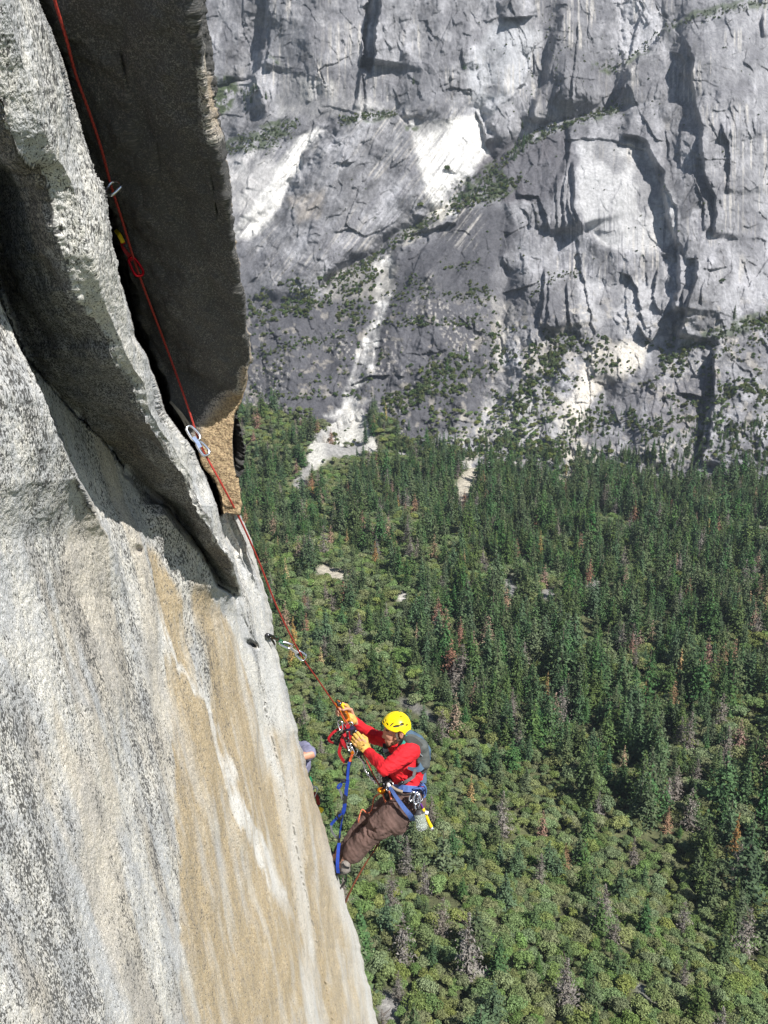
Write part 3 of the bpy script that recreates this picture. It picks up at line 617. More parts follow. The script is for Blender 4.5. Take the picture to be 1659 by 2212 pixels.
def trunk_geo(h, r, seed, limbs=0, lean=0.):
    rng = np.random.RandomState(seed+900); V_ = []; F_ = []
    def tube(p0, p1, r0, r1, n=6, seg=3):
        b0 = len(V_); ax = np.array(p1)-np.array(p0); ax = ax/np.linalg.norm(ax); a = np.cross(ax, [1, .2, .1]); a /= np.linalg.norm(a); b = np.cross(ax, a)
        for s in range(seg+1):
            f = s/seg; c = np.array(p0)*(1-f)+np.array(p1)*f+rng.normal(size=3)*r1*.4*(0 < s < seg); rr = r0*(1-f)+r1*f
            for k in range(n): V_.append(c+rr*(a*math.cos(6.283*k/n)+b*math.sin(6.283*k/n)))
        for s in range(seg):
            for k in range(n): F_.append([b0+s*n+k, b0+s*n+(k+1) % n, b0+(s+1)*n+(k+1) % n, b0+(s+1)*n+k])
    tube((0, 0, -.03), (lean, 0, h), r, r*.22, 7, 5)
    for k in range(limbs):
        z = h*(.35+.6*k/max(1, limbs)); a = rng.rand()*6.283; L = .22*(1-.4*z)
        tube((lean*z/h, 0, z), (math.cos(a)*L, math.sin(a)*L, z+L*.7), r*.45, r*.12, 5, 2)
    return np.array(V_), np.array(F_)
TREES = {}                                           # kind -> list of (crown mesh, trunk mesh, whole mesh)
def add_kind(kind, crowns, trunks, lmat):
    out = []
    for (cv, cf), (tv, tf) in zip(crowns, trunks):
        cm = mesh_np('crown', cv, cf, lmat); tm = mesh_np('trunk', tv, tf, BARK, True)
        wm = mesh_np('tree', np.concatenate([tv, cv]), np.concatenate([tf, cf+len(tv)]), BARK); wm.materials.append(lmat)
        mi = np.zeros(len(tf)+len(cf), np.int32); mi[len(tf):] = 1; wm.polygons.foreach_set('material_index', mi)
        out.append((cm, tm, wm))
    TREES[kind] = out
add_kind('conifer', [crown_conifer(11, 28, .20, 1.1, 1.15), crown_conifer(12, 30, .165, 1.1, 1.15), crown_conifer(13, 24, .24, 1., 1.2), crown_conifer(14, 28, .15, 1.1, 1.1), crown_conifer(15, 20, .22, .75, 1.1), crown_conifer(16, 28, .19, 1.2, 1.2)], [trunk_geo(.97, .013, k) for k in range(6)], L_CON)
add_kind('oak', [crown_oak(21), crown_oak(22, 11), crown_oak(23, 8, 200, .9), crown_oak(24, 12, 150, .65)], [trunk_geo(.72, .035, 10+k, 5, .04) for k in range(4)], L_OAK)
add_kind('bush', [crown_oak(31, 6, 90, .8, .075), crown_oak(32, 7, 80, .6, .075), crown_oak(33, 4, 90, .9, .075)], [trunk_geo(.5, .03, 20+k, 3) for k in range(3)], L_BUSH)
add_kind('grey', [crown_conifer(41, 28, .20, 1.3, 1.45, True), crown_conifer(42, 26, .25, 1.2, 1.5, True)], [trunk_geo(.99, .014, 30+k, 9) for k in range(2)], L_GREY)
add_kind('brown', [crown_conifer(51, 24, .21, 1.), crown_conifer(52, 22, .25, .9)], [trunk_geo(.97, .013, 40+k) for k in range(2)], L_BROWN)
add_kind('tan', [crown_conifer(61, 24, .13, .9), crown_conifer(62, 20, .11, .8)], [trunk_geo(.97, .013, 50+k) for k in range(2)], L_TAN)
FOREST = {k: [] for k in TREES}                      # kind -> rows (x,y,z, height, width factor, rot, proto)
rng = np.random.RandomState(77)
def in_cliff(u, v): return (u < silh(v)+4)
def scatter_ground():
    sp = 3.7; xs = np.arange(-260, 620, sp); ys = np.arange(95, 1010, sp); X, Y = np.meshgrid(xs, ys); X = X.ravel()+rng.uniform(-.5, .5, X.size)*sp; Y = Y.ravel()+rng.uniform(-.5, .5, Y.size)*sp
    Z = gheight(X, Y); pts = np.stack([X, Y, Z], -1); u, v, d = uv_of(pts)
    # keep inside a widened view and this side of the far wall
    ok = (u > 330) & (u < 1960) & (v < 2560) & (v > 870) & (d > 60)
    X, Y, Z, u, v, d = [a[ok] for a in (X, Y, Z, u, v, d)]
    ok = far_depth(u, v-14) > d+4
    X, Y, Z, u, v, d = [a[ok] for a in (X, Y, Z, u, v, d)]
    nz = fbm(np.stack([X, Y, X*0], -1)*.018, 3, 301); nz2 = fbm(np.stack([X, Y, X*0], -1)*.05, 2, 303)
    bare = np.full(len(X), -99.)
    for poly, c in BARE: bare = np.maximum(bare, sdpoly(u, v-8, poly))
    line = 1430+(u-650)*.466; below = v-line+110*nz
    r_ = rng.rand(len(X)); out = []
    for i in range(len(X)):
        if bare[i] > 0 and r_[i] > .05: continue
        if bare[i] > -14 and r_[i] > .55: continue
        slope = below[i] > 0
        if slope:
            kind = 'oak' if rng.rand() < .955 else 'conifer'
            if rng.rand() < .006: kind = 'grey'
            if rng.rand() < .10 and nz2[i] < -.3: continue
        else:
            pc = .80 if u[i] > 900 else .48
            pc += .5*nz[i]
            if v[i] < 1010: pc -= .35
            kind = 'conifer' if rng.rand() < pc else 'oak'
            q = rng.rand()
            if kind == 'oak' and rng.rand() < .28: continue
            if q < .010: kind = 'grey'
            elif q < .016: kind = 'brown'
            elif q < .018: kind = 'tan'
            if kind == 'conifer' and rng.rand() < .72: continue
        if kind == 'oak': h = rng.choice([rng.uniform(2.8, 4.6), rng.uniform(4.2, 7.2)])*(1.0 if slope else 1.5); w = rng.uniform(.95, 1.35)
        elif kind == 'conifer': h = rng.triangular(11, 22, 36) if not slope else rng.uniform(11, 19); w = rng.uniform(.9, 1.25)*(1.25 if h < 22 else 1)
        else: h = rng.uniform(15, 27)*(.75 if slope else 1); w = rng.uniform(.9, 1.3)
        if kind == 'conifer': h *= 1+.35*nz2[i]
        FOREST[kind].append((X[i], Y[i], Z[i]-.2, h, w, rng.rand()*6.283, rng.randint(len(TREES[kind]))))
scatter_ground()
# ---- shrubs and trees on the far wall's ledges
WALLTREES = []
def wall_pt(u, v):
    d = far_depth(np.array([u]), np.array([v]))[0]; return P(np.array([float(u)]), np.array([float(v)]), np.array([d]))[0]
def scatter_poly(poly, n, kind='bush', hs=(4, 8), clump=.12):
    us = [p[0] for p in poly]; vs_ = [p[1] for p in poly]; got = 0; tr = 0
    while got < int(n*1.9) and tr < n*60:
        tr += 1; u = rng.uniform(min(us), max(us)); v = rng.uniform(min(vs_), max(vs_))
        if sdpoly(np.array([u]), np.array([v]), poly)[0] < 0: continue
        if fbm(np.array([[u*.02, v*.03, 3.]]), 3, 311)[0] < clump-.05+rng.normal()*.10: continue
        p = wall_pt(u, v); h = rng.triangular(hs[0]*.45, hs[0]*.6, hs[1]*.95); WALLTREES.append((kind, p[0], p[1]+.5, p[2]-.3*h*(kind == 'bush')-.05*h, h*(1.3 if kind == 'bush' else 1), rng.uniform(.75, 1.0)*(1 if kind == 'bush' else 1.2), rng.rand()*6.283, rng.randint(len(TREES[kind])))); got += 1
for poly, n, kd, hs, cl in [
    ([(535,640),(640,600),(700,620),(740,640),(640,720),(540,730)], 90, 'bush', (5, 10), -.1), ([(640,640),(790,560),(830,600),(800,700),(700,700)], 110, 'bush', (4, 8), 0),
    ([(830,600),(1060,560),(1080,700),(850,720)], 130, 'bush', (3.5, 7), .1), ([(540,740),(1060,700),(1060,860),(540,870)], 150, 'bush', (3, 7.5), .15), ([(820,830),(1000,760),(1040,800),(960,900),(830,930)], 110, 'bush', (5, 10), -.2),
    ([(1060,700),(1220,720),(1200,860),(1060,900)], 130, 'bush', (4, 9), -.1), ([(1200,720),(1659,740),(1659,1010),(1200,1000)], 330, 'bush', (3.5, 8.5), .05), ([(800,900),(1100,880),(1220,960),(1200,1040),(1000,980),(830,960)], 150, 'oak', (6, 10), -.3),
    ([(1080,880),(1240,800),(1260,1000),(1100,1000)], 90, 'oak', (6, 10), -.2), ([(530,880),(680,890),(670,930),(530,930)], 50, 'oak', (7, 11), -.6), ([(1500,740),(1700,660),(1700,730),(1500,790)], 110, 'bush', (3.5, 7), -.4),
    ([(1080,350),(1240,255),(1340,226),(1340,242),(1250,268),(1120,330)], 60, 'bush', (3, 6), -.5), ([(970,410),(1060,360),(1120,400),(1080,440),(980,445)], 70, 'bush', (4, 8), -.5), ([(840,520),(940,455),(950,462),(890,520)], 45, 'bush', (4, 7), -.5),
    ([(690,620),(850,520),(860,540),(720,640)], 50, 'bush', (3, 6), -.3), ([(480,300),(640,262),(640,300),(590,330),(490,332)], 80, 'bush', (2.5, 5), -.4), ([(735,262),(860,240),(860,252),(740,272)], 36, 'bush', (2.5, 5), -.6), ([(1080,0),(1659,30),(1659,640),(1080,640)], 120, 'bush', (2, 4.5), .2),
    ([(1280,140),(1400,95),(1405,108),(1330,160)], 30, 'bush', (2.5, 4.5), -.5), ([(1430,60),(1659,-5),(1659,14),(1440,72)], 40, 'bush', (2.5, 5), -.5), ([(560,260),(1080,500),(1060,560),(560,640)], 50, 'bush', (2, 4.5), .2),
    ([(700,920),(790,900),(815,975),(690,975)], 26, 'bush', (5, 9), -.1), ([(440,170),(505,170),(500,250),(440,260)], 60, 'bush', (2, 4), -.6), ([(940,40),(1300,60),(1300,240),(1100,250)], 40, 'bush', (2, 4), .2),
    ([(1090,345),(1135,300),(1150,300),(1120,350)], 12, 'conifer', (12, 22), -.9), ([(735,258),(845,240),(850,250),(740,266)], 13, 'conifer', (9, 15), -.9), ([(520,200),(555,165),(555,215),(530,240)], 12, 'conifer', (12, 18), -.9), ([(980,430),(1060,380),(1065,400),(985,445)], 12, 'conifer', (10, 16), -.9),
    ([(1220,900),(1560,880),(1560,960),(1220,960)], 22, 'conifer', (10, 18), -.3), ([(1010,720),(1180,740),(1200,860),(1000,860)], 16, 'conifer', (9, 15), -.3), ([(1500,800),(1600,800),(1560,1000),(1490,980)], 40, 'oak', (6, 10), -.5)]: scatter_poly(poly, n, kd, hs, cl)
def scatter_line(pts, w, n, hs=(3, 7), kind='bush'):
    seg = [(a, b, math.hypot(b[0]-a[0], b[1]-a[1])) for a, b in zip(pts[:-1], pts[1:])]; tot = sum(q[2] for q in seg)
    for k in range(n):
        r_ = rng.rand()*tot
        for a, b, L in seg:
            if r_ <= L: break
            r_ -= L
        f = r_/L; wv = w*(.5+.9*abs(n1(np.array([(a[0]+f*(b[0]-a[0]))*.03]), 7)[0])); u = a[0]+f*(b[0]-a[0])+rng.normal()*wv*.5; v = a[1]+f*(b[1]-a[1])+rng.normal()*wv*.5
        p = wall_pt(u, v); kd = 'conifer' if (kind == 'bush' and rng.rand() < .07) else kind; h = rng.triangular(hs[0]*.6, hs[0], hs[1])*(2.0 if kd == 'conifer' and kind == 'bush' else 1)
        WALLTREES.append((kd, p[0], p[1]+.5, p[2]-.25*h*(kd == 'bush'), h*(1.25 if kd == 'bush' else 1), rng.uniform(.8, 1.05), rng.rand()*6.283, rng.randint(len(TREES[kd]))))
for pts, w, n, hs in [([(1345,230),(1240,262),(1150,296),(1095,342),(1050,388)], 13, 210, (3, 7)), ([(1125,392),(1040,425),(985,452),(962,446)], 20, 150, (3.5, 8)), ([(945,462),(905,502),(860,522),(800,562),(700,618),(560,692)], 11, 210, (3, 7)), ([(538,692),(640,672),(740,642),(820,600)], 22, 170, (3.5, 8)),
    ([(545,770),(680,735),(800,706),(900,694),(1010,705)], 15, 170, (3, 6.5)), ([(1670,690),(1560,722),(1480,762),(1420,792)], 19, 190, (3, 7.5)), ([(1110,900),(1150,830),(1190,780),(1235,740)], 24, 190, (4, 9)), ([(1670,3),(1560,20),(1430,62),(1380,110),(1335,150),(1285,140)], 8, 120, (2.5, 5)),
    ([(470,335),(560,300),(645,268)], 18, 150, (3, 6)), ([(735,264),(790,250),(852,246)], 8, 90, (3, 6)), ([(870,600),(960,640),(1060,650)], 16, 90, (2.5, 5.5)), ([(830,880),(900,850),(960,800),(1010,770)], 20, 130, (4, 8)), ([(1230,940),(1330,900),(1420,930),(1500,900)], 24, 120, (4, 8)), ([(1540,870),(1600,840),(1670,860)], 22, 110, (4, 8)),
    ([(540,900),(660,912)], 14, 60, (5, 9)), ([(830,960),(960,985),(1100,960),(1240,1000)], 26, 230, (5, 10)), ([(540,850),(640,860),(740,850)], 14, 60, (3, 7)), ([(1140,640),(1200,600),(1260,590)], 14, 60, (2.5, 5)), ([(1180,40),(1200,130),(1210,220)], 10, 40, (2, 4))]: scatter_line(pts, w, n, hs)
for pts, w, n, hs in [([(850,962),(1000,985),(1240,1000),(1670,1000)], 34, 280, (9, 24)), ([(1050,930),(1150,900),(1230,930)], 26, 40, (7, 14)), ([(1300,960),(1500,940),(1670,960)], 30, 60, (7, 15)), ([(1560,960),(1640,920),(1680,940)], 18, 30, (9, 18))]: scatter_line(pts, w, n, hs, 'conifer')
for u, v, h in [(1003,150,22), (1030,150,18), (893,182,13), (700,600,22), (712,595,20), (688,612,12), (1585,690,20), (1140,262,20), (1128,280,16), (470,320,22), (480,335,16), (575,215,14), (968,372,12), (905,452,12), (1560,615,10)]:
    p = wall_pt(u, v); WALLTREES.append(('conifer' if h > 12 else 'bush', p[0], p[1]+.3, p[2]-.4, h, 1.1, rng.rand()*6, rng.randint(2)))
# ---- standing dead trees seen in the photograph: picture point of the foot, kind, height, label
DEAD = [(962,1395,'brown',27,'tall rusty brown dead conifer, one of two close together above the climber'), (993,1402,'brown',22,'shorter rusty dead conifer just beside a taller one above the climber'), (1180,1515,'tan',19,'orange dead conifer upslope of the climber among green trees'),
        (1345,1668,'tan',15,'small orange dead conifer at the border of oak slope and dark conifers'), (1016,1738,'tan',15,'slim tan dead conifer close beside the backpacked climber'), (1170,1812,'brown',14,'brown dead conifer standing alone in the oaks level with the water bottle'),
        (1218,1885,'brown',14,'reddish pointed dead conifer below a smaller brown one in the oaks'), (1438,1800,'brown',14,'dark red dead conifer in the oaks near a pale grey snag'), (1485,1795,'grey',20,'big pale grey snag at the upper border of the oak slope'),
        (1584,1848,'tan',21,'yellow narrow dead conifer standing before the dark conifers'), (1588,1915,'grey',20,'tall grey snag directly below the yellow dead conifer'), (1083,1812,'grey',21,'large dense grey snag just beyond the climber and his bottle'),
        (937,1215,'brown',24,'brown dead conifer amid dark conifers in the middle of the valley'), (1115,1212,'brown',20,'slender reddish dead conifer among dark conifers below the pale gully'), (1368,1135,'brown',24,'bright rusty dead conifer close under the mountain wall'),
        (1250,1205,'brown',22,'dull red dead conifer in the dark forest between two pale clearings'), (878,1890,'grey',15,'grey snag directly below the hanging rope ends'), (845,1962,'grey',15,'wide pale snag nearest the cliff foot under the climber'), (915,1938,'grey',13,'brownish grey snag beside the wide pale snag'),
        (955,2030,'grey',15,'thin grey snag low on the slope below the wide snag'), (1008,2118,'grey',22,'very tall leafless snag with pale trunk low on the slope'), (1165,1920,'grey',14,'grey snag downslope of the reddish pointed conifer'), (1290,1770,'grey',13,'small lilac grey snag among sunny oaks'),
        (1365,1870,'grey',13,'grey snag between reddish and yellow dead conifers'), (1472,2020,'grey',14,'lone brownish snag low on the far oak slope'), (1605,2070,'grey',20,'big rounded grey snag by the picture edge low in the oaks'), (1325,2050,'grey',13,'grey snag low in the oaks next to a pale rock'),
        (1612,1905,'brown',14,'brown dead conifer right beside the tall grey snag'), (900,1385,'tan',13,'small tan dead conifer near the taut rope'), (662,1372,'brown',16,'small rusty dead conifer beside the rope and rock edge'), (617,1362,'brown',22,'rusty dead conifer half behind the taut rope'),
        (694,1640,'grey',12,'twiggy grey snag beside the red slings'), (880,1180,'grey',25,'grey snag among the dark conifers under the pale talus'), (1640,1290,'brown',18,'orange dead conifer by the picture edge in the valley forest'), (700,1200,'grey',24,'grey snag in the forest near the cliff edge'),
        (1500,1150,'brown',19,'reddish dead conifer near the foot of the mountain wall'), (820,1130,'grey',22,'thin grey snag in mixed forest just under the talus cone'), (860,2165,'grey',10,'small grey snag by the rocks at the cliff foot')]
CLEAR = []
DEADROWS = []
for u, v, kind, h, lab in DEAD:
    t_ = ground_at(np.array([u]), np.array([v]))[0]; p = P(np.array([float(u)]), np.array([float(v)]), np.array([t_]))[0]
    DEADROWS.append((p, kind, h, lab)); CLEAR.append(p)
CL = np.array(CLEAR)
for k in ('oak', 'conifer', 'grey', 'brown', 'tan'):
    keep = []
    for r_ in FOREST[k]:
        dd = np.hypot(CL[:, 0]-r_[0], CL[:, 1]-r_[1]); dz = CL[:, 1]-r_[1]
        if dd.min() < 4.5: continue
        j = dd.argmin()
        if dd[j] < 11 and dz[j] > 0: r_ = r_[:3]+(min(r_[3], 7.),)+r_[4:]
        keep.append(r_)
    FOREST[k] = keep
def place_tree(name, label, cat, group, kind, x, y, z, h, w, rot, pi):
    cm, tm, _ = TREES[kind][pi]
    t = thing(name, label, cat, (x, y, z), group); t.rotation_euler = (0, 0, rot); t.scale = (h*w, h*w, h)
    for nm, me in (('trunk', tm), ('crown', cm)):
        o = bpy.data.objects.new(nm, me); C.objects.link(o); o.parent = t
    return t
for p, kind, h, lab in DEADROWS: place_tree('dead_tree', lab, 'dead tree', 'dead trees standing in the forest', kind, p[0], p[1], p[2]-.2, h*(1.15 if kind == 'grey' else 1.05), 1.0, rng.rand()*6.28, rng.randint(2))
def pick(rows, n):
    """the n that show largest: in view, in front of the near cliff's edge"""
    a = np.array([r_[:4] for r_ in rows]); top = a[:, :3]+np.stack([a[:, 0]*0, a[:, 0]*0, a[:, 3]*.7], -1); u, v, d = uv_of(top)
    sc = a[:, 3]/d; vis = (u > silh(v)+6) & (u < 1655) & (v > 4) & (v < 2206) & (u > 0)
    sc = np.where(vis, sc, -1); idx = np.argsort(-sc)[:n]; return set(int(i) for i in idx if sc[i] > 0)
STUFF = []
def emit(kind, rows, n, name, label, cat, group):
    chosen = pick(rows, n)
    for i, r_ in enumerate(rows):
        if i in chosen: place_tree(name, label, cat, group, kind, *r_)
        else: STUFF.append((kind,)+tuple(r_))
emit('oak', FOREST['oak'], 290, 'oak_tree', 'leafy green oak crowded among others on the near sunlit slope', 'tree', 'green oaks on the near slope')
emit('conifer', FOREST['conifer'], 290, 'conifer_tree', 'dark green living conifer standing in the crowded valley forest', 'tree', 'green conifers of the valley forest')
for k in ('grey', 'brown', 'tan'):
    emit(k, FOREST[k], 40, 'dead_tree', {'grey': 'thin leafless grey snag poking out of the crowded forest', 'brown': 'small rusty dead conifer hidden within the dark valley forest', 'tan': 'small yellowish dead conifer within the dark valley forest'}[k], 'dead tree', 'small dead trees in the forest '+k)
wb = [r_[1:] for r_ in WALLTREES if r_[0] == 'bush']; wc = [r_[1:] for r_ in WALLTREES if r_[0] == 'conifer']; wo_ = [r_[1:] for r_ in WALLTREES if r_[0] == 'oak']
emit('bush', wb, 290, 'shrub', 'green shrub rooted in cracks of the pale mountain wall', 'shrub', 'shrubs on the mountain wall')
emit('conifer', wc, 100, 'conifer_tree', 'small dark conifer growing on a ledge of the mountain wall', 'tree', 'conifers on ledges of the mountain wall')
emit('oak', wo_, 0, '', '', '', '')
def make_forest(rows, name, label, kinds):
    """one mass of the remaining trees: points carrying a kind, size and turn, each drawn as its own tree"""
    protos = bpy.data.collections.new(name+'_kinds'); order = {}
    k = 0
    for kd in kinds:
        order[kd] = k
        for cm, tm, wm in TREES[kd]:
            o = bpy.data.objects.new('a%02d_tree' % k, wm); protos.objects.link(o); k += 1
    a = rows; me = bpy.data.meshes.new(name); me.vertices.add(len(a)); me.vertices.foreach_set('co', np.array([r_[1:4] for r_ in a], np.float32).ravel())
    for nm, typ, arr in (('scl', 'FLOAT_VECTOR', [(r_[4]*r_[5], r_[4]*r_[5], r_[4]) for r_ in a]), ('rotv', 'FLOAT_VECTOR', [(0, 0, r_[6]) for r_ in a])): set_attr(me, nm, typ, np.array(arr))
    at = me.attributes.new('which', 'INT', 'POINT'); at.data.foreach_set('value', np.array([order[r_[0]]+r_[7] for r_ in a], np.int32))
    o = attach(name, me); tagp(o, label, None, None, 'stuff')
    g = bpy.data.node_groups.new(name, 'GeometryNodeTree'); g.interface.new_socket('Geometry', in_out='INPUT', socket_type='NodeSocketGeometry'); g.interface.new_socket('Geometry', in_out='OUTPUT', socket_type='NodeSocketGeometry')
    gi = g.nodes.new('NodeGroupInput'); go = g.nodes.new('NodeGroupOutput'); ip = g.nodes.new('GeometryNodeInstanceOnPoints'); ci = g.nodes.new('GeometryNodeCollectionInfo'); ci.inputs[0].default_value = protos; ci.inputs['Separate Children'].default_value = True; ci.inputs['Reset Children'].default_value = True
    def na(nm, dt):
        n = g.nodes.new('GeometryNodeInputNamedAttribute'); n.data_type = dt; n.inputs[0].default_value = nm; return n.outputs[0]
    e2r = g.nodes.new('FunctionNodeEulerToRotation')
    L = g.links.new; L(gi.outputs[0], ip.inputs['Points']); L(ci.outputs[0], ip.inputs['Instance']); ip.inputs['Pick Instance'].default_value = True
    L(na('which', 'INT'), ip.inputs['Instance Index']); L(na('rotv', 'FLOAT_VECTOR'), e2r.inputs[0]); L(e2r.outputs[0], ip.inputs['Rotation']); L(na('scl', 'FLOAT_VECTOR'), ip.inputs['Scale']); L(ip.outputs[0], go.inputs[0])
    md = o.modifiers.new('trees', 'NODES'); md.node_group = g
    print(name, len(a))
    return o
make_forest([r_ for r_ in STUFF if r_[3] < 0 and uv_of(np.array(r_[1:4]))[1] > 0 and r_[0] != 'bush'], 'forest', 'dense mixed forest of conifers and oaks filling the valley', ['conifer', 'oak', 'grey', 'brown', 'tan'])
make_forest([r_ for r_ in STUFF if not (r_[3] < 0 and uv_of(np.array(r_[1:4]))[1] > 0 and r_[0] != 'bush')], 'wall_vegetation', 'scattered brush and small trees on the mountain wall', ['bush', 'conifer', 'oak'])
# ================================================================== climber
import bmesh
DEP = 5.72; KZ = .2451*DEP/F
def Z(x, y, dd=0.): return P(np.array(610+x*.2451), np.array(1457+y*.2451), np.array(DEP+dd))
def SD(x, y, dd=0.): return Z(x*.6+0, y, dd)
BC = np.stack([rt, upv, fw], 1)
def cap(p0, p1, r0, r1=None): return ('c', np.array(p0), np.array(p1), r0, r0 if r1 is None else r1)
def ell(c, rx, ry, rd, ang=0.): 
    a = R(ang); rot = np.array([[math.cos(a), -math.sin(a), 0], [math.sin(a), math.cos(a), 0], [0, 0, 1]])
    return ('e', np.array(c), BC @ rot @ np.diag([rx, ry, rd]))
_ico = {}
def ico(sub):
    if sub not in _ico:
        bm = bmesh.new(); bmesh.ops.create_icosphere(bm, subdivisions=sub, radius=1)
        _ico[sub] = (np.array([v.co for v in bm.verts]), [[v.index for v in f.verts] for f in bm.faces]); bm.free()
    return _ico[sub]
def add_prims(bm, prims, sub=2):
    for p in prims:
        V_, Fc = ico(sub)
        if p[0] == 'e': 
            vs_ = [bm.verts.new(Vector(p[1]+p[2] @ q)) for q in V_]
            for f in Fc: bm.faces.new([vs_[i] for i in f])
        else:
            b2 = bmesh.new()
            for c, r_ in ((p[1], p[3]), (p[2], p[4])):
                for q in V_: b2.verts.new(Vector(c+q*r_))
            res = bmesh.ops.convex_hull(b2, input=b2.verts[:]); loose = [v for v in b2.verts if not v.link_faces]
            bmesh.ops.delete(b2, geom=loose, context='VERTS'); b2.verts.index_update()
            m = {v.index: bm.verts.new(v.co) for v in b2.verts}
            for f in b2.faces: bm.faces.new([m[v.index] for v in f.verts])
            b2.free()
def blob(name, prims, mat, voxel=.006, smooth=4, disp=None, parent=None, origin=(0, 0, 0), factor=.5, deci=None):
    bm = bmesh.new(); add_prims(bm, prims); me = bpy.data.meshes.new('tmp'); bm.to_mesh(me); bm.free()
    o = bpy.data.objects.new('tmp', me); C.objects.link(o)
    md = o.modifiers.new('r', 'REMESH'); md.mode = 'VOXEL'; md.voxel_size = voxel
    if smooth: ms = o.modifiers.new('s', 'SMOOTH'); ms.iterations = smooth; ms.factor = factor
    dg = bpy.context.evaluated_depsgraph_get(); ne = bpy.data.meshes.new_from_object(o.evaluated_get(dg))
    bpy.data.objects.remove(o); bpy.data.meshes.remove(me)
    ne.name = name; n = len(ne.vertices); co = np.empty(n*3, np.float32); ne.vertices.foreach_get('co', co); co = co.reshape(-1, 3).astype(float)
    if disp is not None:
        no = np.empty(n*3, np.float32); ne.vertices.foreach_get('normal', no); co = co+no.reshape(-1, 3)*disp(co)[:, None]
    co -= np.array(origin); ne.vertices.foreach_set('co', co.astype(np.float32).ravel()); ne.polygons.foreach_set('use_smooth', np.ones(len(ne.polygons), bool))
    ne.materials.clear(); ne.materials.append(mat); ne.update()
    return attach(name, ne, parent)
def smooth_path(pts, n=6, closed=False):
    p = np.array(pts, float); m = len(p)
    if m < 3 and not closed: return np.array([p[0]+(p[-1]-p[0])*k/n for k in range(n+1)])
    out = []; rngk = range(m if closed else m-1)
    for i in rngk:
        g = (lambda k: p[k % m]) if closed else (lambda k: p[min(max(k, 0), m-1)])
        a, b, c, d = g(i-1), g(i), g(i+1), g(i+2)
        for k in range(n):
            t = k/n; out.append(.5*((2*b)+(-a+c)*t+(2*a-5*b+4*c-d)*t*t+(-a+3*b-3*c+d)*t**3))
    if not closed: out.append(p[-1])
    return np.array(out)
def frames(path, closed=False, ref=None):
    T = np.roll(path, -1, 0)-np.roll(path, 1, 0) if closed else np.gradient(path, axis=0)
    T /= np.linalg.norm(T, axis=1)[:, None]+1e-9
    n = np.cross(T[0], [0.3, .8, .5]) if ref is None else None
    Ns = []
    for i, t in enumerate(T):
        if ref is not None: n = np.array(ref[i] if np.ndim(ref) > 1 else ref)
        n = n-t*(n @ t); n = n/(np.linalg.norm(n)+1e-9); Ns.append(n)
    Ns = np.array(Ns); return T, Ns, np.cross(T, Ns)
def tube_geo(path, r, n=8, closed=False):
    T, A, B_ = frames(path, closed); m = len(path); r = np.broadcast_to(np.asarray(r, float), (m,))
    ang = np.arange(n)*2*math.pi/n
    V_ = (path[:, None]+r[:, None, None]*(A[:, None]*np.cos(ang)[None, :, None]+B_[:, None]*np.sin(ang)[None, :, None])).reshape(-1, 3)
    F_ = []
    for i in range(m if closed else m-1):
        for k in range(n): F_.append([i*n+k, i*n+(k+1) % n, ((i+1) % m)*n+(k+1) % n, ((i+1) % m)*n+k])
    F3 = []
    if not closed:
        V_ = np.concatenate([V_, path[:1], path[-1:]]); c0 = m*n; c1 = m*n+1
        for k in range(n): F_.append([c0, (k+1) % n, k, c0]); F_.append([c1, (m-1)*n+k, (m-1)*n+(k+1) % n, c1])
    return V_, F_
def ribbon_geo(path, w, th=.002, ref=None, closed=False, twist=0.):
    ref = -fw if ref is None else ref; T, A, B_ = frames(path, closed, ref); m = len(path); w = np.broadcast_to(np.asarray(w, float), (m,))
    if np.any(twist): 
        a = np.broadcast_to(np.asarray(twist, float), (m,))[:, None]; A, B_ = A*np.cos(a)+B_*np.sin(a), B_*np.cos(a)-A*np.sin(a)
    hw = w[:, None]/2; q = [B_*hw+A*th/2, B_*hw-A*th/2, -B_*hw-A*th/2, -B_*hw+A*th/2]
    V_ = np.stack([path+k for k in q], 1).reshape(-1, 3); F_ = []
    for i in range(m if closed else m-1):
        for k in range(4): F_.append([i*4+k, i*4+(k+1) % 4, ((i+1) % m)*4+(k+1) % 4, ((i+1) % m)*4+k])
    if not closed: F_.append([0, 3, 2, 1]); F_.append([(m-1)*4+k for k in range(4)])
    return V_, F_
def geo(name, parts, mat, parent=None, origin=(0, 0, 0), smooth=True):
    rib = all(len(f) > 1 and len(f[-1]) == 4 and len(v) % 4 == 0 and len(f) <= len(v)+2 and getattr(v, 'shape', (0,))[0] == len(v) and f[0] == [0, 1, 5, 4] for v, f in parts); smooth = smooth and not rib
    V_ = []; F_ = []; b = 0
    for v, f in parts: V_.append(v); F_ += [[i+b for i in q] for q in f]; b += len(v)
    V_ = np.concatenate(V_)-np.array(origin); me = bpy.data.meshes.new(name)
    F_ = [list(dict.fromkeys(q)) for q in F_]; me.from_pydata([tuple(v) for v in V_], [], F_); me.materials.append(mat)
    me.polygons.foreach_set('use_smooth', np.full(len(F_), smooth)); me.update()
    return attach(name, me, parent)
def disp_fn(amp, scale, aniso=(1, 1, 1), amp2=0., s2=60.):
    return lambda p: amp*(1-2*np.abs(fbm(p*np.array(aniso)*scale, 3, 401)))+amp2*fbm(p*s2, 2, 402)
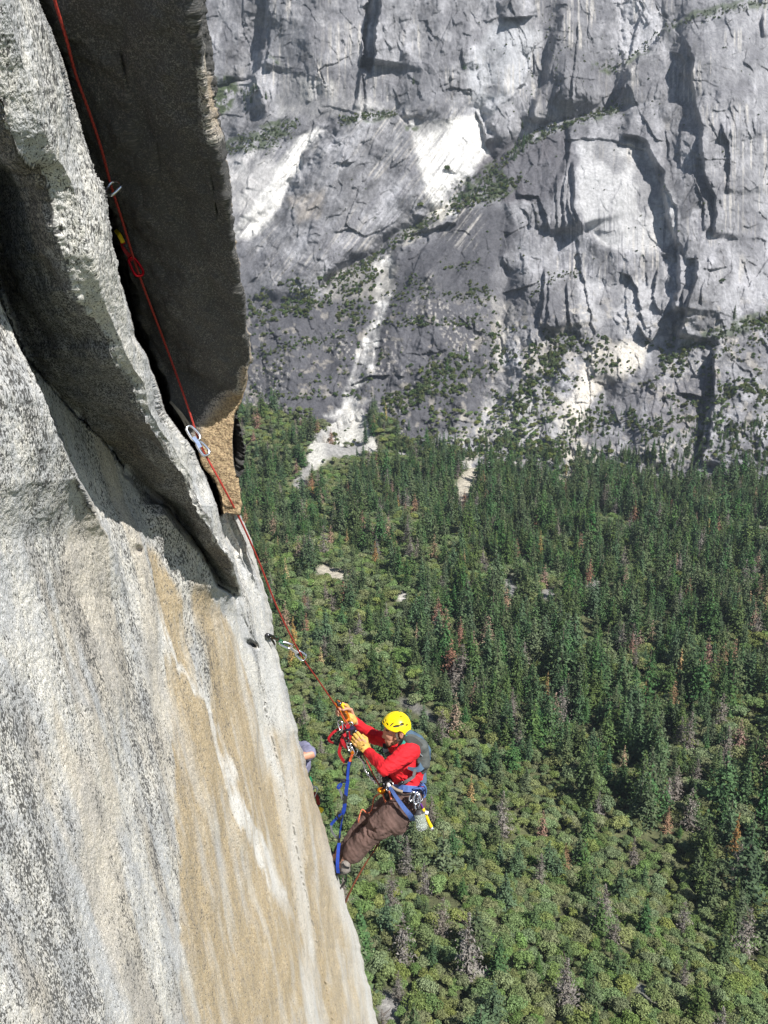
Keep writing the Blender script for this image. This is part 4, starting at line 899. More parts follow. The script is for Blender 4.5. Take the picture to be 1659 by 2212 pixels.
# ---- materials
SKIN = M('skin', (.52,.27,.18), .5, var=.08, scale=30); RED = M('red_jersey', (.62,.012,.022), .8, var=.10, scale=25, bump=.3, bscale=700); PANT = M('brown_cotton', (.125,.078,.068), .9, var=.22, scale=9, bump=.3, bscale=500)
YEL = M('yellow_shell', (.90,.70,.01), .33, var=.03, scale=6); LEA = M('tan_leather', (.62,.38,.09), .7, var=.16, scale=22, bump=.4, bscale=120); BLK = M('black_webbing', (.015,.015,.017), .6); GREYW = M('grey_webbing', (.16,.17,.18), .8)
BLUE = M('blue_webbing', (.010,.045,.33), .6); LBLUE = M('light_blue_webbing', (.07,.13,.36), .7); REDW = M('red_webbing', (.42,.01,.02), .6); SIL = M('silver_alloy', (.75,.76,.80), .22, 1., var=.03); CHAR = M('dark_alloy', (.10,.10,.11), .3, 1.)
PACK = M('pack_grey_green', (.085,.095,.092), .8, var=.15, scale=14, bump=.4, bscale=90); PACKB = M('pack_blue', (.065,.115,.18), .8, var=.15, scale=14); TEAL = M('teal_webbing', (.01,.22,.17), .7); ORG = M('orange_alloy', (.75,.22,.01), .35, .5); REDA = M('red_alloy', (.65,.01,.02), .25, .7)
BEARD = M('brown_beard', (.13,.065,.035), .9, var=.4, scale=160, bump=.8, bscale=500); HAIR = M('dark_hair', (.05,.03,.02), .8, var=.3, scale=120); SHOE = M('grey_suede', (.21,.19,.175), .85, var=.12, scale=30); SOLE = M('black_rubber', (.03,.03,.03), .7); GREENC = M('green_cord', (.02,.30,.12), .7); PURP = M('purple_webbing', (.14,.02,.30), .7)
SLT = M('tan_webbing', (.30,.27,.21), .8); LIV = M('lavender_cloth', (.20,.20,.30), .85, var=.12, scale=20); WHT = M('white_webbing', (.75,.75,.78), .6); YELW = M('yellow_plastic', (.85,.60,.01), .4); FOAM = M('grey_foam', (.07,.07,.07), .9)
def rope_mat(name, c1, c2):
    t = NT(name); sv = t.attr('rp', 'Vector'); sx = t.n('SeparateXYZ'); t.l(sv, sx.inputs[0])
    a = t.math('FRACT', t.math('ADD', t.math('MULTIPLY', sx.outputs[0], 55.), sx.outputs[1])); b = t.math('FRACT', t.math('SUBTRACT', t.math('MULTIPLY', sx.outputs[0], 55.), sx.outputs[1]))
    m_ = t.math('MULTIPLY', t.ramp(a, .3, .5), t.ramp(b, .3, .5)); t.l(t.mix(t.math('MULTIPLY', m_, .8), c1, c2), t.b.inputs['Base Color'])
    t.b.inputs['Roughness'].default_value = .7; t.bump(t.math('ADD', a, b), .4, .002); return t.m
ROPE = rope_mat('red_rope', (.42,.035,.022), (.16,.02,.015)); ROPEO = rope_mat('orange_rope', (.60,.10,.03), (.62,.35,.25)); ROPED = rope_mat('dark_rope', (.20,.05,.02), (.07,.03,.02))
def rope(name, pts, r, mat, parent=None, origin=(0, 0, 0), n=8, sm=10):
    path = smooth_path(pts, sm); V_, F_ = tube_geo(path, r, n); s = np.concatenate([[0], np.cumsum(np.linalg.norm(np.diff(path, axis=0), axis=1))])
    o = geo(name, [(V_, F_)], mat, parent, origin); rp = np.zeros((len(V_), 3)); rp[:len(path)*n, 0] = np.repeat(s, n); rp[:len(path)*n, 1] = np.tile(np.arange(n)*2/n, len(path))
    set_attr(o.data, 'rp', 'FLOAT_VECTOR', rp); return o
def carabiner(parent, c, along, nrm, L, mat, origin, gate=SIL, W=.58, r=.0048, gname='gate', bname='carabiner_body'):
    a = np.array(along, float); a /= np.linalg.norm(a); n = np.array(nrm, float); n -= a*(n @ a); n /= np.linalg.norm(n); b = np.cross(n, a)
    w = L*W/2; h = L/2; sh = [(-.85*w, -h*.55), (-.9*w, h*.55), (-.4*w, h), (.45*w, h*.97), (w, h*.62), (.72*w, -h*.5), (.35*w, -h*.96), (-.45*w, -h)]
    path = smooth_path([c+b*x+a*y for x, y in sh], 5, True); o1 = geo(bname, [tube_geo(path, r, 8, True)], mat, parent, origin)
    g = [c+b*w*.97+a*h*.60, c+b*w*.80+a*(-h*.38)]; o2 = geo(gname, [tube_geo(smooth_path(g, 3), r*.9, 6)], gate, parent, origin); return o1, o2
def hand_prims(W_, d, s, n, curls, sc=1., spread=1., thumb=True, fr=.0088, lens=(.080, .088, .082, .066)):
    """palm capsules, finger capsules and thumb; d to the knuckles, s to the index side, n out of the back of the hand"""
    d, s, n = [np.array(q, float)/np.linalg.norm(q) for q in (d, s, n)]; palm = []; fin = []
    for i, o in enumerate((.031, .0105, -.0105, -.030)):
        K = W_+d*(.088-.006*abs(i-1))*sc+s*o*sc*spread; palm.append(cap(W_+s*o*.55*sc, K, .0135*sc, .0115*sc)); a = 0; p = K
        for j, f in enumerate((.46, .30, .24)):
            a += R(curls[j]+2*i); q = p+(d*math.cos(a)-n*math.sin(a))*lens[i]*f*sc; fin.append(cap(p, q, fr*sc*(1.06-.1*j), fr*sc*(.98-.12*j))); p = q
    if thumb:
        p = W_+s*.024*sc+d*.022*sc; q = p+(s*.55+d*.65-n*.45)*.040*sc; q2 = q+(d*.75-s*.15-n*.65)*.032*sc; q3 = q2+(d*.5-s*.6-n*.6)*.024*sc
        fin += [cap(p, q, .0125*sc, .0105*sc), cap(q, q2, .0105*sc, .0095*sc), cap(q2, q3, .0095*sc, .0085*sc)]
    return palm, fin
def dirc(x, y, z=0.): v = rt*x+upv*y+fw*z; return v/np.linalg.norm(v)

O1 = Z(1110, 1060, 0); climber = thing('person', 'climber in red long sleeved shirt, yellow helmet and brown trousers hanging on the rope', 'person', O1)
kw = dict(parent=climber, origin=O1)
# hands
WN = Z(742, 660, -.07); dN = dirc(-.68, .72, -.1); sN = dirc(.66, .70, -.15); nN = dirc(.05, .15, -1)
palmN, finN = hand_prims(WN, dN, sN, nN, (38, 70, 55), 1.12, fr=.0098)
WF = Z(612, 392, .06); dF = dirc(-.66, .74, .05); sF = dirc(.74, .66, 0); nF = dirc(.30, .25, .92)
palmF, finF = hand_prims(WF, dF, sF, nF, (34, 78, 72), 1.12, fr=.0100)
shN = Z(1128, 668, -.17); elN = Z(905, 828, -.33); shF = Z(985, 600, .19); elF = Z(800, 545, .26)
head = [ell(Z(1003, 470), .080, .086, .074, 8), ell(Z(952, 520), .052, .062, .060, 12), ell(Z(948, 575), .036, .042, .044, 10), cap(Z(1035, 575, -.052), Z(950, 612, -.022), .017, .018), cap(Z(1035, 575, .052), Z(950, 612, .022), .017, .018),
    ell(Z(937, 612), .020, .020, .022), cap(Z(914, 512), Z(891, 546), .009, .0125), ell(Z(899, 552), .013, .009, .017), cap(Z(917, 499, -.036), Z(911, 499, .0), .0105, .0105), cap(Z(917, 499, .036), Z(911, 499, .0), .0105, .0105),
    ell(Z(945, 545, -.038), .024, .02, .018), ell(Z(945, 545, .038), .024, .02, .018), cap(Z(912, 580, -.013), Z(912, 580, .013), .0085, .0085), cap(Z(915, 591, -.012), Z(915, 591, .012), .0085, .0085),
    cap(Z(1048, 508, -.078), Z(1060, 530, -.079), .010, .009), cap(Z(1060, 530, -.079), Z(1048, 556, -.076), .008, .009), cap(Z(1038, 516, -.076), Z(1040, 552, -.074), .006, .007), cap(Z(1048, 508, .078), Z(1048, 550, .078), .010, .009)]
body = head+[cap(Z(1030, 570), Z(1070, 690), .056, .062), ell(Z(1065, 760), .10, .12, .15, 8), ell(Z(1110, 980), .09, .12, .125), cap(shN, elN, .030, .024), cap(elN, WN, .022, .024), cap(shF, elF, .03, .024), cap(elF, WF, .022, .024),
    cap(Z(1120, 1110, -.09), Z(860, 1345, -.13), .08, .055), cap(Z(850, 1350, -.13), Z(570, 1640, -.08), .052, .036), cap(Z(1060, 1090, .09), Z(770, 1280, .10), .08, .055), cap(Z(760, 1285, .10), Z(495, 1585, .05), .05, .034),
    cap(Z(570, 1640, -.08), Z(545, 1690, -.10), .040, .036), cap(Z(495, 1585, .05), Z(470, 1620, .05), .034, .03)]+palmN+palmF+finF+[('c', f[1], f[2], f[3]*.8, f[4]*.8) for f in finN]
blob('body', body, SKIN, .0036, 3, None, factor=.4, **kw)
# face details
for sgn in (-1, 1):
    e = geo('eye', [tube_geo(smooth_path([Z(921, 519, sgn*.033), Z(912, 519, sgn*.027)], 3), .0058, 8)], M('dark_eye', (.03,.02,.015), .15), **kw)
    geo('eyebrow', [tube_geo(smooth_path([Z(938, 500, sgn*.052), Z(920, 494, sgn*.046), Z(908, 500, sgn*.030)], 4), [.002, .004, .0045, .005, .005, .005, .0045, .004, .003], 6)], BEARD, **kw)
beardf = lambda p: .0025*fbm(p*220, 2, 411)
blob('beard', [cap(Z(1034, 572, -.058), Z(985, 603, -.042), .011, .015), cap(Z(985, 603, -.042), Z(940, 620, -.015), .015, .017), cap(Z(1034, 572, .058), Z(985, 605, .045), .016, .019), cap(Z(985, 605, .045), Z(940, 622, .015), .019, .020), ell(Z(938, 616), .020, .015, .024), ell(Z(975, 612), .035, .016, .035), cap(Z(909, 571, -.015), Z(909, 571, .015), .0062), cap(Z(920, 580, -.024), Z(930, 604, -.026), .006, .010), cap(Z(1036, 562, -.064), Z(1034, 580, -.06), .007, .011), cap(Z(918, 578, .026), Z(928, 604, .028), .008, .012)], BEARD, .0035, 1, beardf, **kw)
blob('hair', [ell(Z(1040, 485), .062, .05, .073), ell(Z(1075, 520), .040, .045, .062)], HAIR, .005, 2, lambda p: .003*fbm(p*150, 2, 5), **kw)
# ---- helmet: shell with real vents, rim, liner, straps
def helmet():
    ax_f = dirc(-math.cos(R(14)), math.sin(R(14))*.6, 0.); ax_s = -fw; ax_u = dirc(math.sin(R(6)), 1, 0); ax_f = np.cross(ax_s, ax_u)*-1
    if ax_f @ rt > 0: ax_f = -ax_f
    c = Z(1006, 460); nt, nph = 130, 300; th = np.linspace(0, 1, nt); ph = np.linspace(0, 2*math.pi, nph, endpoint=False)
    TH, PH = np.meshgrid(th, ph, indexing='ij'); cf = np.cos(PH)
    rim = R(93)-R(9)*np.cos(PH)+R(5)*np.exp(-((np.abs(np.sin(PH))-1)/.5)**2)-R(11)*np.exp(-((cf+.28)/.20)**2)+R(12)*np.exp(-((cf+.85)/.28)**2)-R(6)*(cf > .6)*(cf-.6)/.4
    T2 = TH*rim; fr_ = np.sin(T2)*np.cos(PH); sd_ = np.sin(T2)*np.sin(PH); ux = np.cos(T2)
    bul = 1+.018*np.cos(3*PH)*np.sin(T2)**2+.012*sstep(.9, 1, TH)
    Rf = .0985*bul; Rs = .096*bul; Ru = .101*bul
    X = c+ax_f*(fr_*Rf)[..., None]+ax_s*(sd_*Rs)[..., None]+ax_u*(ux*Ru)[..., None]
    u, v, d = uv_of(X); zx = (u-610)/.2451; zy = (v-1457)/.2451
    hole = np.zeros(zx.shape, bool)
    for cx, cy, a, b, an in [(1006, 456, 34, 11, -8), (1053, 440, 20, 14, -10), (964, 441, 27, 7, -42), (926, 437, 15, 8, 50), (895, 418, 7, 15, 8), (911, 407, 6, 13, 15), (1092, 446, 15, 9, -10), (990, 388, 22, 3.2, -28), (1045, 372, 20, 5, -6), (965, 345, 20, 4, -30), (1035, 330, 20, 4, -8)]:
        a_ = R(an); x_ = (zx-cx)*math.cos(a_)+(zy-cy)*math.sin(a_); y_ = -(zx-cx)*math.sin(a_)+(zy-cy)*math.cos(a_); hole |= (x_/a)**2+(y_/b)**2 < 1
    F_ = []
    for i in range(nt-1):
        for k in range(nph):
            k2 = (k+1) % nph
            if hole[i, k] and hole[i+1, k] and hole[i, k2] and hole[i+1, k2]: continue
            F_.append([i*nph+k, i*nph+k2, (i+1)*nph+k2, (i+1)*nph+k])
    h = geo('helmet', [(X.reshape(-1, 3), F_)], YEL, **kw); s = h.modifiers.new('t', 'SOLIDIFY'); s.thickness = .004; s.offset = -1
    Xi = c+(X-c)*.90; Fi = [[i*nph+k, i*nph+(k+1) % nph, (i+1)*nph+(k+1) % nph, (i+1)*nph+k] for i in range(nt-4) for k in range(nph)]
    geo('helmet_liner', [(Xi.reshape(-1, 3), Fi)], FOAM, h, (0, 0, 0), True).location = -Vector(O1)
    pr = smooth_path(X[-1][::12], 4, True); geo('helmet_rim', [tube_geo(pr, .0032, 6, True)], M('orange_yellow_rim', (.85, .50, .01), .4), h).location = -Vector(O1)
    st = [Z(1005, 505, -.082), Z(1008, 540, -.079), Z(1015, 565, -.075), Z(1010, 590, -.062), Z(985, 622, -.03), Z(970, 632, 0)]; geo('chin_strap', [ribbon_geo(smooth_path(st, 5), .014, .002), ribbon_geo(smooth_path([Z(1085, 520, -.065), Z(1060, 560, -.072), Z(1012, 585, -.066)], 5), .010, .002), ribbon_geo(smooth_path([Z(1008, 505, .082), Z(1008, 580, .066), Z(970, 632, 0)], 5), .012, .002)], M('grey_brown_strap', (.14,.12,.10), .7), h).location = -Vector(O1)
helmet()
# ---- shirt
def shirt_wr(p):
    c = (p-Z(1080, 800)); 
    q = p @ BC; a = q[:, 1]+.45*q[:, 0]; b = q[:, 0]-.45*q[:, 1]; u, v, d = uv_of(p); zx = (u-610)/.2451; zy = (v-1457)/.2451
    k = np.exp(-(((zx-930)/120)**2+((zy-800)/90)**2))+1.1*np.exp(-(((zx-1090)/140)**2+((zy-930)/70)**2))+.8*np.exp(-(((zx-1080)/80)**2+((zy-700)/80)**2))
    return .002-.011*(.45+k)*np.abs(fbm(np.stack([b*8, a*30, q[:, 2]*9], -1), 3, 421))**.85+.004*fbm(p*12, 2, 423)
shirt = [cap(Z(1022, 640), Z(1085, 660), .066, .07), ell(Z(1068, 745), .112, .13, .175, 6), ell(Z(1080, 850), .115, .12, .150, 4), ell(Z(1100, 950), .112, .085, .142, 0), ell(Z(1108, 985), .112, .05, .142, 8), cap(Z(1125, 668, -.15), Z(1060, 640, .16), .066, .062), cap(Z(1180, 700, -.06), Z(1195, 900, -.04), .05, .05),
    cap(shN, Z(1010, 760, -.27), .072, .058), cap(Z(1010, 760, -.27), elN, .058, .050), cap(elN, Z(760, 690, -.11), .050, .033), cap(Z(1010, 640, .15), shF, .070, .060), cap(shF, elF, .062, .050), cap(elF, Z(632, 408, .10), .050, .034), cap(Z(940, 850, 0), Z(960, 960, 0), .03, .03)]
blob('shirt', shirt, RED, .0048, 4, shirt_wr, **kw)
# ---- trousers, wrinkled cotton with a cargo pocket
def pant_wr(p):
    q = p @ BC; a = math.radians(38); s_ = q[:, 0]*math.cos(a)+q[:, 1]*math.sin(a); t_ = -q[:, 0]*math.sin(a)+q[:, 1]*math.cos(a)
    u, v, d = uv_of(p); zx = (u-610)/.2451; zy = (v-1457)/.2451; kn = np.exp(-(((zx-790)/110)**2+((zy-1370)/90)**2))+.8*np.exp(-(((zx-1080)/90)**2+((zy-1180)/110)**2))
    w1 = np.abs(fbm(np.stack([s_*30, t_*9, q[:, 2]*12], -1), 3, 431)); w2 = np.abs(fbm(np.stack([s_*11, t_*16, q[:, 2]*10], -1), 3, 435))
    w3 = np.abs(fbm(np.stack([s_*24+t_*20, t_*26-s_*14, q[:, 2]*16], -1), 2, 437)); return .004-.015*(.35+kn)*(w1**.8)-.010*w2*(.5+.5*kn)-.012*kn*w3+.007*np.exp(-(((zx-1000)/95)**2+((zy-1330)/62)**2)**2)*(d < DEP)
pants = [ell(Z(1125, 1075), .105, .10, .155, -8), ell(Z(1165, 1130), .085, .09, .14), cap(Z(1110, 1130, -.10), Z(1000, 1235, -.13), .112, .106), cap(Z(1000, 1235, -.13), Z(850, 1345, -.14), .106, .088), ell(Z(1010, 1340, -.13), .085, .055, .075, 12), ell(Z(920, 1335, -.13), .07, .06, .08), cap(Z(845, 1345, -.14), Z(690, 1495, -.10), .078, .073), cap(Z(690, 1495, -.10), Z(618, 1578, -.08), .073, .070), cap(Z(650, 1530, -.09), Z(632, 1565, -.08), .078, .074),
    cap(Z(1060, 1090, .08), Z(880, 1215, .10), .10, .088), cap(Z(880, 1215, .10), Z(740, 1310, .10), .088, .076), cap(Z(740, 1310, .10), Z(560, 1560, .04), .076, .062)]
blob('trousers', pants, PANT, .0055, 2, pant_wr, **kw)
# ---- gloves
cuffdir = dN
blob('glove', palmN+finN+[cap(WN-dN*.012, WN+dN*.02, .031, .034), ell(WN+dN*.05, .040, .040, .022), ell(WN+dN*.02+sN*.014, .030, .028, .024)], LEA, .003, 1, lambda p: .0015*fbm(p*130, 2, 441), **kw)
geo('glove_cuff', [ribbon_geo(smooth_path([Z(742, 620, -.105), Z(722, 648, -.118), Z(695, 668, -.112)], 5), .034, .005)], LEA, **kw)
for cx, cy in ((722, 622), (700, 655)): geo('glove_mark', [tube_geo(np.array([Z(cx, cy, -.1235), Z(cx, cy, -.121)]), .0045, 4)], HAIR, **kw)
blob('glove', palmF+[cap(WF-dF*.014, WF+dF*.02, .030, .032)]+[('c', f[1], f[1]*.7+f[2]*.3, f[3]*1.15, f[4]*1.15) for f in finF[0::3][:4]], LEA, .003, 1, lambda p: .0012*fbm(p*130, 2, 443), **kw)
# ---- shoes
def shoe(a, tip, up_, sole_n, mat):
    a, tip = np.array(a), np.array(tip); d = tip-a; L = np.linalg.norm(d); d /= L; n = np.array(sole_n)
    pr = [cap(a-d*.005, a+d*L*.45+n*.0, .036, .036), cap(a+d*L*.45, tip-d*.01, .037, .030), cap(a+up_*.03, a+d*.03+up_*.02, .034, .034)]
    s = blob('shoe', pr, mat, .005, 2, None, **kw)
    pth = smooth_path([a-d*.035-n*.005, a+d*L*.3, a+d*L*.6, tip], 4)-up_*.030
    geo('sole', [ribbon_geo(pth, [.06, .07, .075, .078, .08, .082, .084, .086, .088, .085, .075, .06, .04][:len(pth)], .014, up_)], SOLE, s).location = -Vector(O1)
    return s
ftN = Z(552, 1712, -.11); tpN = Z(478, 1726, -.01); upN = dirc(.15, .95, -.25)
sh1 = shoe(ftN, tpN, upN, -upN, SHOE)
geo('shoe_collar', [ribbon_geo(smooth_path([Z(530, 1668, -.145), Z(552, 1696, -.152), Z(588, 1706, -.142)], 5), .014, .003)], BLK, sh1).location = -Vector(O1)
geo('shoe_laces', [tube_geo(smooth_path([Z(492, 1645, -.11), Z(506, 1660, -.135), Z(494, 1675, -.13), Z(516, 1664, -.14), Z(528, 1640, -.13)], 5), .0028, 5)], M('brown_lace', (.10,.06,.04), .8), sh1).location = -Vector(O1)
sh2 = shoe(Z(490, 1625, .05), Z(468, 1600, .16), dirc(.3, .9, -.2), -upN, SHOE)
# ---- harness
hb = []
for k in range(25):
    a = 2*math.pi*k/24; hb.append(Z(1105+150*math.cos(a), 1012-14*math.cos(a)*-1+6*math.sin(a), .165*math.sin(a)))
hbp = np.array(hb[:-1]); cen = Z(1105, 1012); refs = hbp-cen; refs /= np.linalg.norm(refs, axis=1)[:, None]
hn = geo('harness', [ribbon_geo(hbp, .042, .008, refs, True)], LBLUE, **kw)
def hpart(name, parts, mat): 
    o = geo(name, parts, mat, hn); o.location = -Vector(O1); return o
hpart('waist_buckle', [tube_geo(smooth_path([Z(1060, 1035, -.19), Z(1005, 1015, -.18), Z(960, 985, -.15)], 5), .010, 6)], M('tan_padding', (.32,.26,.20), .8))
hpart('leg_loop', [ribbon_geo(smooth_path([Z(932, 968, -.13), Z(970, 1030, -.19), Z(1020, 1105, -.235), Z(1075, 1180, -.262), Z(1120, 1235, -.25), Z(1145, 1275, -.20), Z(1150, 1290, -.12)], 6), np.linspace(.018, .040, 37), .006)], LBLUE)
hpart('strap_tip', [tube_geo(np.array([Z(930, 964, -.14), Z(944, 985, -.16)]), .012, 8)], WHT)
hpart('belay_loop', [ribbon_geo(smooth_path([Z(905, 930, -.03), Z(925, 1000, -.05), Z(940, 1060, -.05), Z(900, 1080, -.03), Z(885, 1000, -.02), Z(905, 930, -.01)], 6), .018, .006)], BLK)
for k, (a, b) in enumerate([((1195, 985), (1265, 1000)), ((1210, 965), (1268, 1030)), ((1180, 1000), (1240, 1045)), ((1235, 960), (1262, 1060)), ((1150, 1010), (1215, 1030))]): hpart('gear_sling', [tube_geo(smooth_path([Z(a[0], a[1], -.13-.01*k), Z((a[0]+b[0])/2+12, (a[1]+b[1])/2-14, -.17), Z(b[0], b[1], -.10), Z(b[0]-18, b[1]+28, -.12)], 5), .006, 6)], LBLUE)
hpart('gear_loop', [tube_geo(smooth_path([Z(985, 1025, -.18), Z(1060, 1062, -.24), Z(1150, 1052, -.25), Z(1225, 1030, -.18)], 6), .005, 6)], BLK)
hpart('gear_loop', [tube_geo(smooth_path([Z(1222, 1040, -.16), Z(1238, 1085, -.19), Z(1215, 1125, -.21), Z(1160, 1128, -.24), Z(1125, 1105, -.245)], 6), .0065, 6)], CHAR)
# dark junction of slings at the tie-in point
blob('tie_in_knot', [cap(Z(900, 905, -.03), Z(925, 960, -.06), .022, .018), cap(Z(885, 890, -.02), Z(950, 935, -.07), .012, .012), cap(Z(905, 1000, -.04), Z(930, 1090, -.02), .03, .022), cap(Z(950, 1060, -.03), Z(965, 1140, 0), .03, .03)], BLK, .005, 1, disp_fn(.004, 60), **kw)
# ---- belt of shirt hem handled by shirt; ------------------------------------------------ backpack
OB = Z(1230, 850, 0); pk = thing('backpack', 'small grey green backpack with blue lid worn by the climber', 'backpack', OB); pw = dict(parent=pk, origin=OB)
pkw = lambda p: .006*np.abs(fbm(p @ BC*np.array([14, 22, 10]), 3, 451))-.002+.004*fbm(p*12, 2, 453)
blob('bag', [cap(Z(1130, 585, -.07), Z(1215, 640, -.09), .055, .058), cap(Z(1130, 585, .08), Z(1215, 640, .09), .055, .058), cap(Z(1215, 640, -.08), Z(1238, 780, -.08), .058, .052), cap(Z(1215, 640, .08), Z(1238, 780, .08), .058, .052), cap(Z(1238, 780, -.07), Z(1232, 850, -.06), .045, .03), cap(Z(1238, 780, .07), Z(1232, 850, .06), .045, .03), ell(Z(1205, 700), .07, .11, .12)], PACK, .0055, 3, pkw, **pw)
blob('lid', [cap(Z(1122, 535, -.06), Z(1185, 572, -.06), .034, .040), cap(Z(1120, 545, .08), Z(1180, 590, .08), .034, .036), cap(Z(1190, 580, .0), Z(1262, 670, .0), .042, .036), cap(Z(1262, 670, .0), Z(1275, 750, .02), .034, .024)], PACKB, .0055, 3, pkw, **pw)
geo('shoulder_strap', [ribbon_geo(smooth_path([Z(1215, 640, -.165), Z(1160, 600, -.20), Z(1110, 590, -.205), Z(1065, 612, -.17), Z(1045, 640, -.135), Z(1018, 665, -.12), Z(985, 700, -.11), Z(955, 728, -.115)], 6), np.interp(np.linspace(0, 1, 43), [0, .3, .6, 1], [.05, .075, .045, .020]), .010, None)], PACK, **pw)
geo('shoulder_strap', [ribbon_geo(smooth_path([Z(905, 610, .05), Z(908, 660, .0), Z(925, 700, -.05), Z(950, 725, -.09)], 6), .035, .008)], M('dark_grey_webbing', (.03,.035,.04), .8), **pw)
geo('haul_strap', [ribbon_geo(smooth_path([Z(1100, 540, -.17), Z(1085, 575, -.19), Z(1065, 610, -.205), Z(1042, 648, -.20)], 6), .019, .004)], TEAL, **pw)
geo('side_strap', [ribbon_geo(smooth_path([Z(1232, 800, -.12), Z(1205, 832, -.16), Z(1165, 838, -.185), Z(1105, 822, -.18)], 6), np.linspace(.05, .014, 19), .008)], PACKB, **pw)
geo('waist_strap', [ribbon_geo(smooth_path([Z(1170, 838, -.19), Z(1160, 885, -.185), Z(1150, 905, -.18), Z(1095, 940, -.17), Z(1040, 965, -.145), Z(1022, 972, -.13)], 6), .020, .004)], GREYW, **pw)
geo('buckle', [tube_geo(np.array([Z(1062, 945, -.168), Z(1030, 968, -.15)]), .012, 6)], CHAR, **pw)
geo('compression_cord', [tube_geo(smooth_path([Z(1168, 592, -.17), Z(1185, 620, -.168), Z(1178, 640, -.17), Z(1205, 660, -.16), Z(1215, 700, -.155), Z(1245, 730, -.12)], 5), .003, 5)], M('pale_cord', (.35,.40,.42), .7), **pw)
geo('hip_pad', [ribbon_geo(smooth_path([Z(1240, 870, -.04), Z(1245, 920, -.06), Z(1240, 960, -.08)], 5), .04, .02)], PACKB, **pw)
# ---- bottle
OBt = Z(1222, 1280, -.24); bt = thing('water_bottle', 'clear plastic bottle of water hanging from the harness', 'bottle', OBt); bw = dict(parent=bt, origin=OBt)
pm = NT('clear_plastic'); pm.b.inputs['Base Color'].default_value = (.93, .99, .97, 1); pm.b.inputs['Roughness'].default_value = .12; pm.b.inputs['Transmission Weight'].default_value = .80; pm.b.inputs['IOR'].default_value = 1.15; pm.b.inputs['Alpha'].default_value = 1
def lathe(prof, base, axis, n=28):
    a = np.array(axis); a /= np.linalg.norm(a); b = np.cross(a, [.3, .8, .2]); b /= np.linalg.norm(b); c_ = np.cross(a, b); V_ = []; F_ = []
    for h, r_ in prof:
        for k in range(n): V_.append(base+a*h+r_*(b*math.cos(6.28318*k/n)+c_*math.sin(6.28318*k/n)))
    for i in range(len(prof)-1):
        for k in range(n): F_.append([i*n+k, i*n+(k+1) % n, (i+1)*n+(k+1) % n, (i+1)*n+k])
    return np.array(V_), F_
ba = Z(1236, 1368, -.24); bx = Z(1196, 1170, -.24)-ba; BL = np.linalg.norm(bx); s_ = BL/.165
geo('bottle', [lathe([(h*s_, r_) for h, r_ in [(0, .0), (.002, .028), (.010, .036), (.03, .038), (.05, .036), (.056, .033), (.062, .036), (.085, .036), (.092, .033), (.098, .036), (.115, .034), (.132, .022), (.140, .0135), (.150, .0135)]], ba, bx)], pm.m, **bw)
geo('cap', [lathe([(h*s_, r_) for h, r_ in [(.148, 0), (.148, .016), (.165, .016), (.165, 0)]], ba, bx)], BLK, **bw)
geo('tape', [lathe([(h*s_, r_) for h, r_ in [(.120, .0335), (.134, .024), (.150, .017), (.150, 0)]], ba, bx)], M('dark_tape', (.05,.05,.055), .5), **bw)
# ---- yellow tool
OY = Z(1275, 1260, -.16); yt = thing('nut_tool', 'yellow handled metal tool hanging behind the water bottle', 'tool', OY); yw = dict(parent=yt, origin=OY)
geo('handle', [tube_geo(smooth_path([Z(1238, 1180, -.16), Z(1262, 1235, -.16), Z(1290, 1300, -.15), Z(1318, 1352, -.15)], 5), .011, 8)], YELW, **yw)
geo('clip', [tube_geo(smooth_path([Z(1255, 1215, -.17), Z(1285, 1222, -.17)], 3), .013, 8)], WHT, **yw)
geo('tip', [tube_geo(np.array([Z(1312, 1345, -.15), Z(1330, 1380, -.15)]), [.014, .009], 8)], SIL, **yw)
geo('lanyard', [tube_geo(smooth_path([Z(1205, 1120, -.18), Z(1225, 1150, -.17), Z(1240, 1182, -.165)], 5), .005, 6)], PURP, **yw)
# ---- rack of hardware on the harness
def biner(name, label, cat, pos, along, nrm, L, mat, group=None, gate=SIL, W=.58, r=.0048):
    t = thing(name, label, cat, pos, group); carabiner(t, pos, along, nrm, L, mat, pos, gate, W, r); return t
for k, (x, y, dd, an, m) in enumerate([(1145, 1075, -.25, 70, SIL), (1162, 1082, -.245, 95, CHAR), (1178, 1078, -.24, 60, SIL), (1195, 1090, -.24, 110, SIL), (1150, 1095, -.24, 40, CHAR), (1180, 1100, -.25, 85, SIL), (1190, 1150, -.24, 80, SIL), (1170, 1145, -.235, 100, CHAR)]):
    biner('carabiner', 'carabiner clipped in the shiny rack on the climber\'s hip', 'carabiner', Z(x, y, dd), dirc(math.cos(R(an)), math.sin(R(an)), .2), dirc(.3*math.sin(k*2), .2, 1), .058 if k < 6 else .05, m, 'carabiners racked on the harness', r=.0050)
# ================================================================== ropes and hardware
def D3(u, v, d): return P(np.array(float(u)), np.array(float(v)), np.array(float(d)))
RP = [(100,-80,2.15), (122,0,2.25), (140,60,2.35), (165,150,2.5), (200,265,2.7), (241,405,2.95), (262,470,3.0), (300,592,3.15), (360,752,3.3), (400,862,3.36), (424,935,3.42), (440,975,3.46), (480,1048,3.55), (520,1125,3.7), (560,1215,3.95), (600,1315,4.25), (649,1413,4.65), (690,1473,5.1), (722,1520,5.45)]
def free(u, v, d, gap=.07):
    c = min(cliff_d(u+a, v+b) for a in (-2, 0, 2) for b in (-3, 0, 3)); return min(d, c-gap)
RP[0:4] = [(100,-80,2.15), (118,0,2.25), (143,82,2.4), (163,159,2.5)]; RP[4] = (194,246,2.65); RP.insert(5, (219,322,2.8))
def near(u, v, d): return min([d, cliff_d(u, v)-.10, cliff_d(u+6, v)-.10]+[cliff_d(u+a, v)-.012 for a in range(-6, 3, 2)]) if v < 380 else free(u, v, d)
